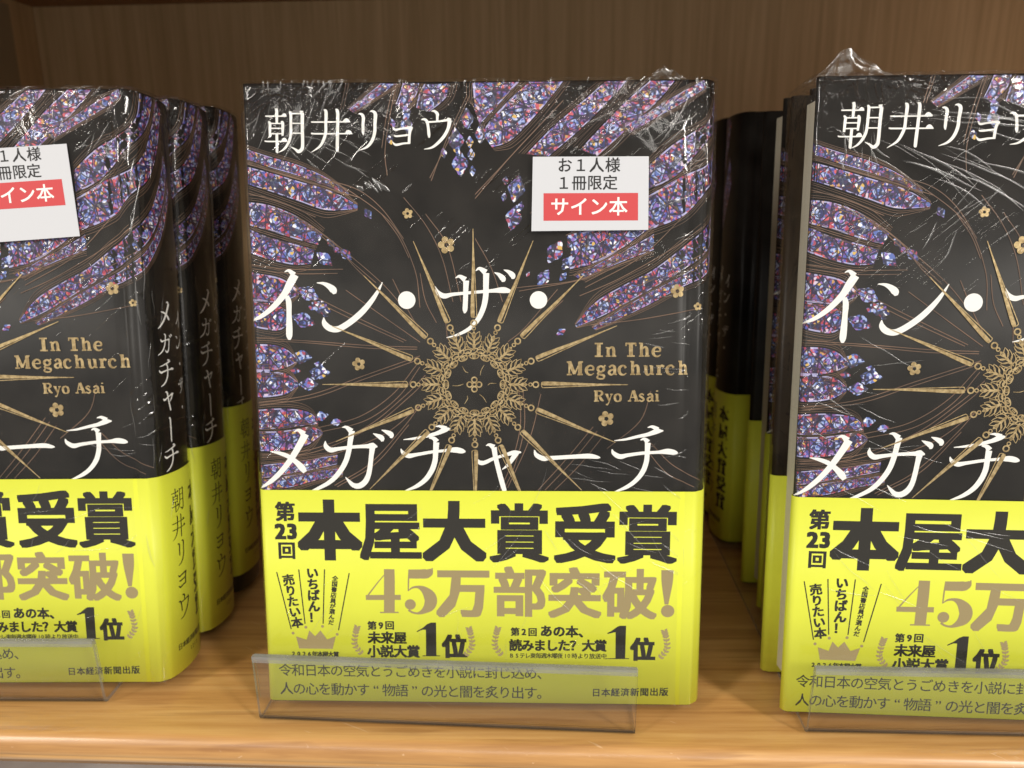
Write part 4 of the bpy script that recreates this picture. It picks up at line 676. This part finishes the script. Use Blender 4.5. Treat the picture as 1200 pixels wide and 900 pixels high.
# ------------------------------------------------------------------ acrylic price rails (front plate + long foot under the books)
def rail(x, y, yaw, length, label, depth=200):
    root = empty('price_rail', (x, y, 0), (0, 0, yaw)); tag(root, label, 'price rail', 'clear price rails along the shelf lip')
    t = 1.4; r = 3.2; ht = 25.2
    out = [(0, ht)]+[(0, ht-2.2), (0, r)]+[(r-r*math.cos(a), r-r*math.sin(a)) for a in [i*math.pi/12 for i in range(1, 7)]]+[(30, 0), (depth, 0)]
    # slight outward lean of the plate
    inn = [(depth, t), (30, t)]+[(r-(r-t)*math.cos(a), r-(r-t)*math.sin(a)) for a in [i*math.pi/12 for i in range(6, 0, -1)]]+[(t, r), (t, ht-2.2), (t, ht)]
    prof = out+inn; n = len(prof); v = []; f = []; mi = []
    for xx in (0, length):
        for yy, z in prof: v.append((xx, yy-.06*max(0, z-6), z+.05))
    for j in range(n):
        k = (j+1) % n; f.append((j, k, n+k, n+j)); mi.append(1 if j in (n-1, 0) else 2 if 2 <= j <= 7 else 0)
    no = len(out)
    for j in range(no-1): f.append((j, n-1-j, n-2-j, j+1)); mi.append(1)
    for j in range(no-1): f.append((n+j, n+j+1, n+n-2-j, n+n-1-j)); mi.append(1)
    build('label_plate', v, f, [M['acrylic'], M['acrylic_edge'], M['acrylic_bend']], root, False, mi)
    # folded inner leaf that holds a price card
    v = []; f = []; mi = []
    pr = [(1.5, ht-.2), (2.2, ht-.3), (2.4, ht-2.6), (2.4, 8), (2.0, 8), (2.0, ht-1.6), (1.5, ht-1.0)]; n = len(pr)
    for xx in (0.2, length-.2):
        for yy, z in pr: v.append((xx, yy-.06*max(0, z-6), z+.05))
    for j in range(n): f.append((j, (j+1) % n, n+(j+1) % n, n+j)); mi.append(1 if j in (0, 1, 6) else 0)
    f += [tuple(range(n)), tuple(n+j for j in reversed(range(n)))]; mi += [1, 1]
    build('card_pocket', v, f, [M['acrylic'], M['acrylic_edge']], root, False, mi)
    return root
rail(-84.5, 212.4, -.058, 120.5, 'clear acrylic price rail in front of the middle book')
rail(90, 206.3, -.03, 130, 'clear acrylic price rail at lower right, cut by the picture edge')
rail(-260, 221.4, -.005, 120.5, 'clear acrylic price rail at lower left, cut by the picture edge')

# ------------------------------------------------------------------ books
LEAN = .127
proto = make_book('novel')
def place(o, x, y, yaw, lean, label, group, z=None, rev=False):
    z = 1.5+T*math.sin(lean) if z is None else z
    o.location = (x*MM, y*MM, z*MM); o.rotation_euler = (-lean, 0, yaw)
    if rev: o.rotation_euler = (lean, 0, yaw+math.pi)
    tag(o, label, 'book', group)
GL, GR = 'books standing in the left stack', 'books standing in the right stack'
mid = copy_tree(proto); left = copy_tree(proto); left2 = copy_tree(proto); left3 = copy_tree(proto)
right = copy_tree(proto); right2 = copy_tree(proto); right3 = copy_tree(proto); rev1 = copy_tree(proto); rev2 = copy_tree(proto)
def kill(o):
    for c in list(o.children): kill(c)
    bpy.data.objects.remove(o)
kill(proto)
place(mid, -13.8, 215.9, -.0168, LEAN, 'shrink wrapped black novel with yellow band, facing front alone in the middle', None)
place(left, -190.3, 226, .005, .13, 'front book of the left stack, face out with a white and red sticker', GL)
place(left2, -188.3, 255.5, .005, .13, 'second book of the left stack, only its spine seen between two others', GL)
place(left3, -187, 284.5, .005, .13, 'rearmost book of the left stack, its yellow band pushed up above a black foot', GL)
place(right, 152.0, 208.5, -.055, .112, 'front book of the right stack, face out with pale page edges at its left', GR)
place(right2, 160.0, 236, -.10, .1144, 'second book of the right stack, a sliver behind the front one', GR)
place(right3, 163.0, 272, -.03, .10, 'third book of the right stack, showing cream page edge and dark flap', GR)
place(rev1, 166.5, 361, 0, .075, 'turned-round book deep in the right stack, spine lettering nearer the camera', GR, 1.5, True)
place(rev2, 167.5, 392, 0, .075, 'farthest turned-round book of the right stack, in deep shade', GR, 1.5, True)
for c in left3.children:
    if c.name.startswith('paper_band'): c.location.z += .0065
add_film(mid, 1.0, 1.0, [(58, 6, 17, 5.5)], [(14, 180, 13, 10, .95, .35, 11, .2, .22, 26), (25, 176, 12, 6, -.55, .3, 9, .1, .3, 12), (68, 191.5, 62, 1.5, 1.45, .4, 5, .1, .22, 26),
    (112, 178, 18, 12, .55, .35, 13, .5, .32, 20), (126, 120, 6, 40, .12, .35, 10, .2, .2, 26), (36, 166, 4, 2, -.8, .2, 6, 0, .7, 5), (112, 78, 16, 6, -.5, .5, 12, 0, .18, 12), (70, 40, 55, 28, .7, .9, 14, .3, .12, 26), (110, 55, 22, 14, -.8, .3, 14, .2, .16, 14)]); add_film(left, 2.3, .9, [(50, 9, 26, 3.0)], [(100, 188, 34, 4, .35, .5, 8, .3, .26, 16), (120, 174, 14, 12, .9, .5, 9, .3, .22, 8), (140, 100, 5, 70, 1.5, .25, 12, 0, .22, 16), (128, 84, 12, 5, -.2, .4, 9, .5, .25, 8), (80, 40, 50, 26, .6, .9, 14, .3, .12, 16)]); add_film(right, 3.7, 1.4, [(-54, 10, 32, 9.5), (30, 8, 40, 1.6)], [(32, 178, 16, 13, -.32, .16, 30, -.35, .28, 15), (12, 172, 6, 16, -1.2, .5, 7, .3, .24, 14), (44, 186, 24, 5, -.22, .15, 26, .1, .3, 12), (30, 150, 22, 10, .5, .6, 10, .3, .2, 10),
    (14, 96, 14, 26, -.3, .5, 16, .3, .16, 14), (40, 48, 36, 20, -.75, .5, 16, .3, .16, 22)])
SF = [(146, 110, 8, 75, 1.5, .3, 12, 0, .2, 14), (150, 182, 10, 8, .8, .6, 8, .2, .25, 10)]
add_film(left2, 4.2, .7, (), SF); add_film(left3, 5.5, .7, (), SF); add_film(right2, 6.1, .7)
add_sticker(mid); add_sticker(left, 0, 4.2, .06, 7)
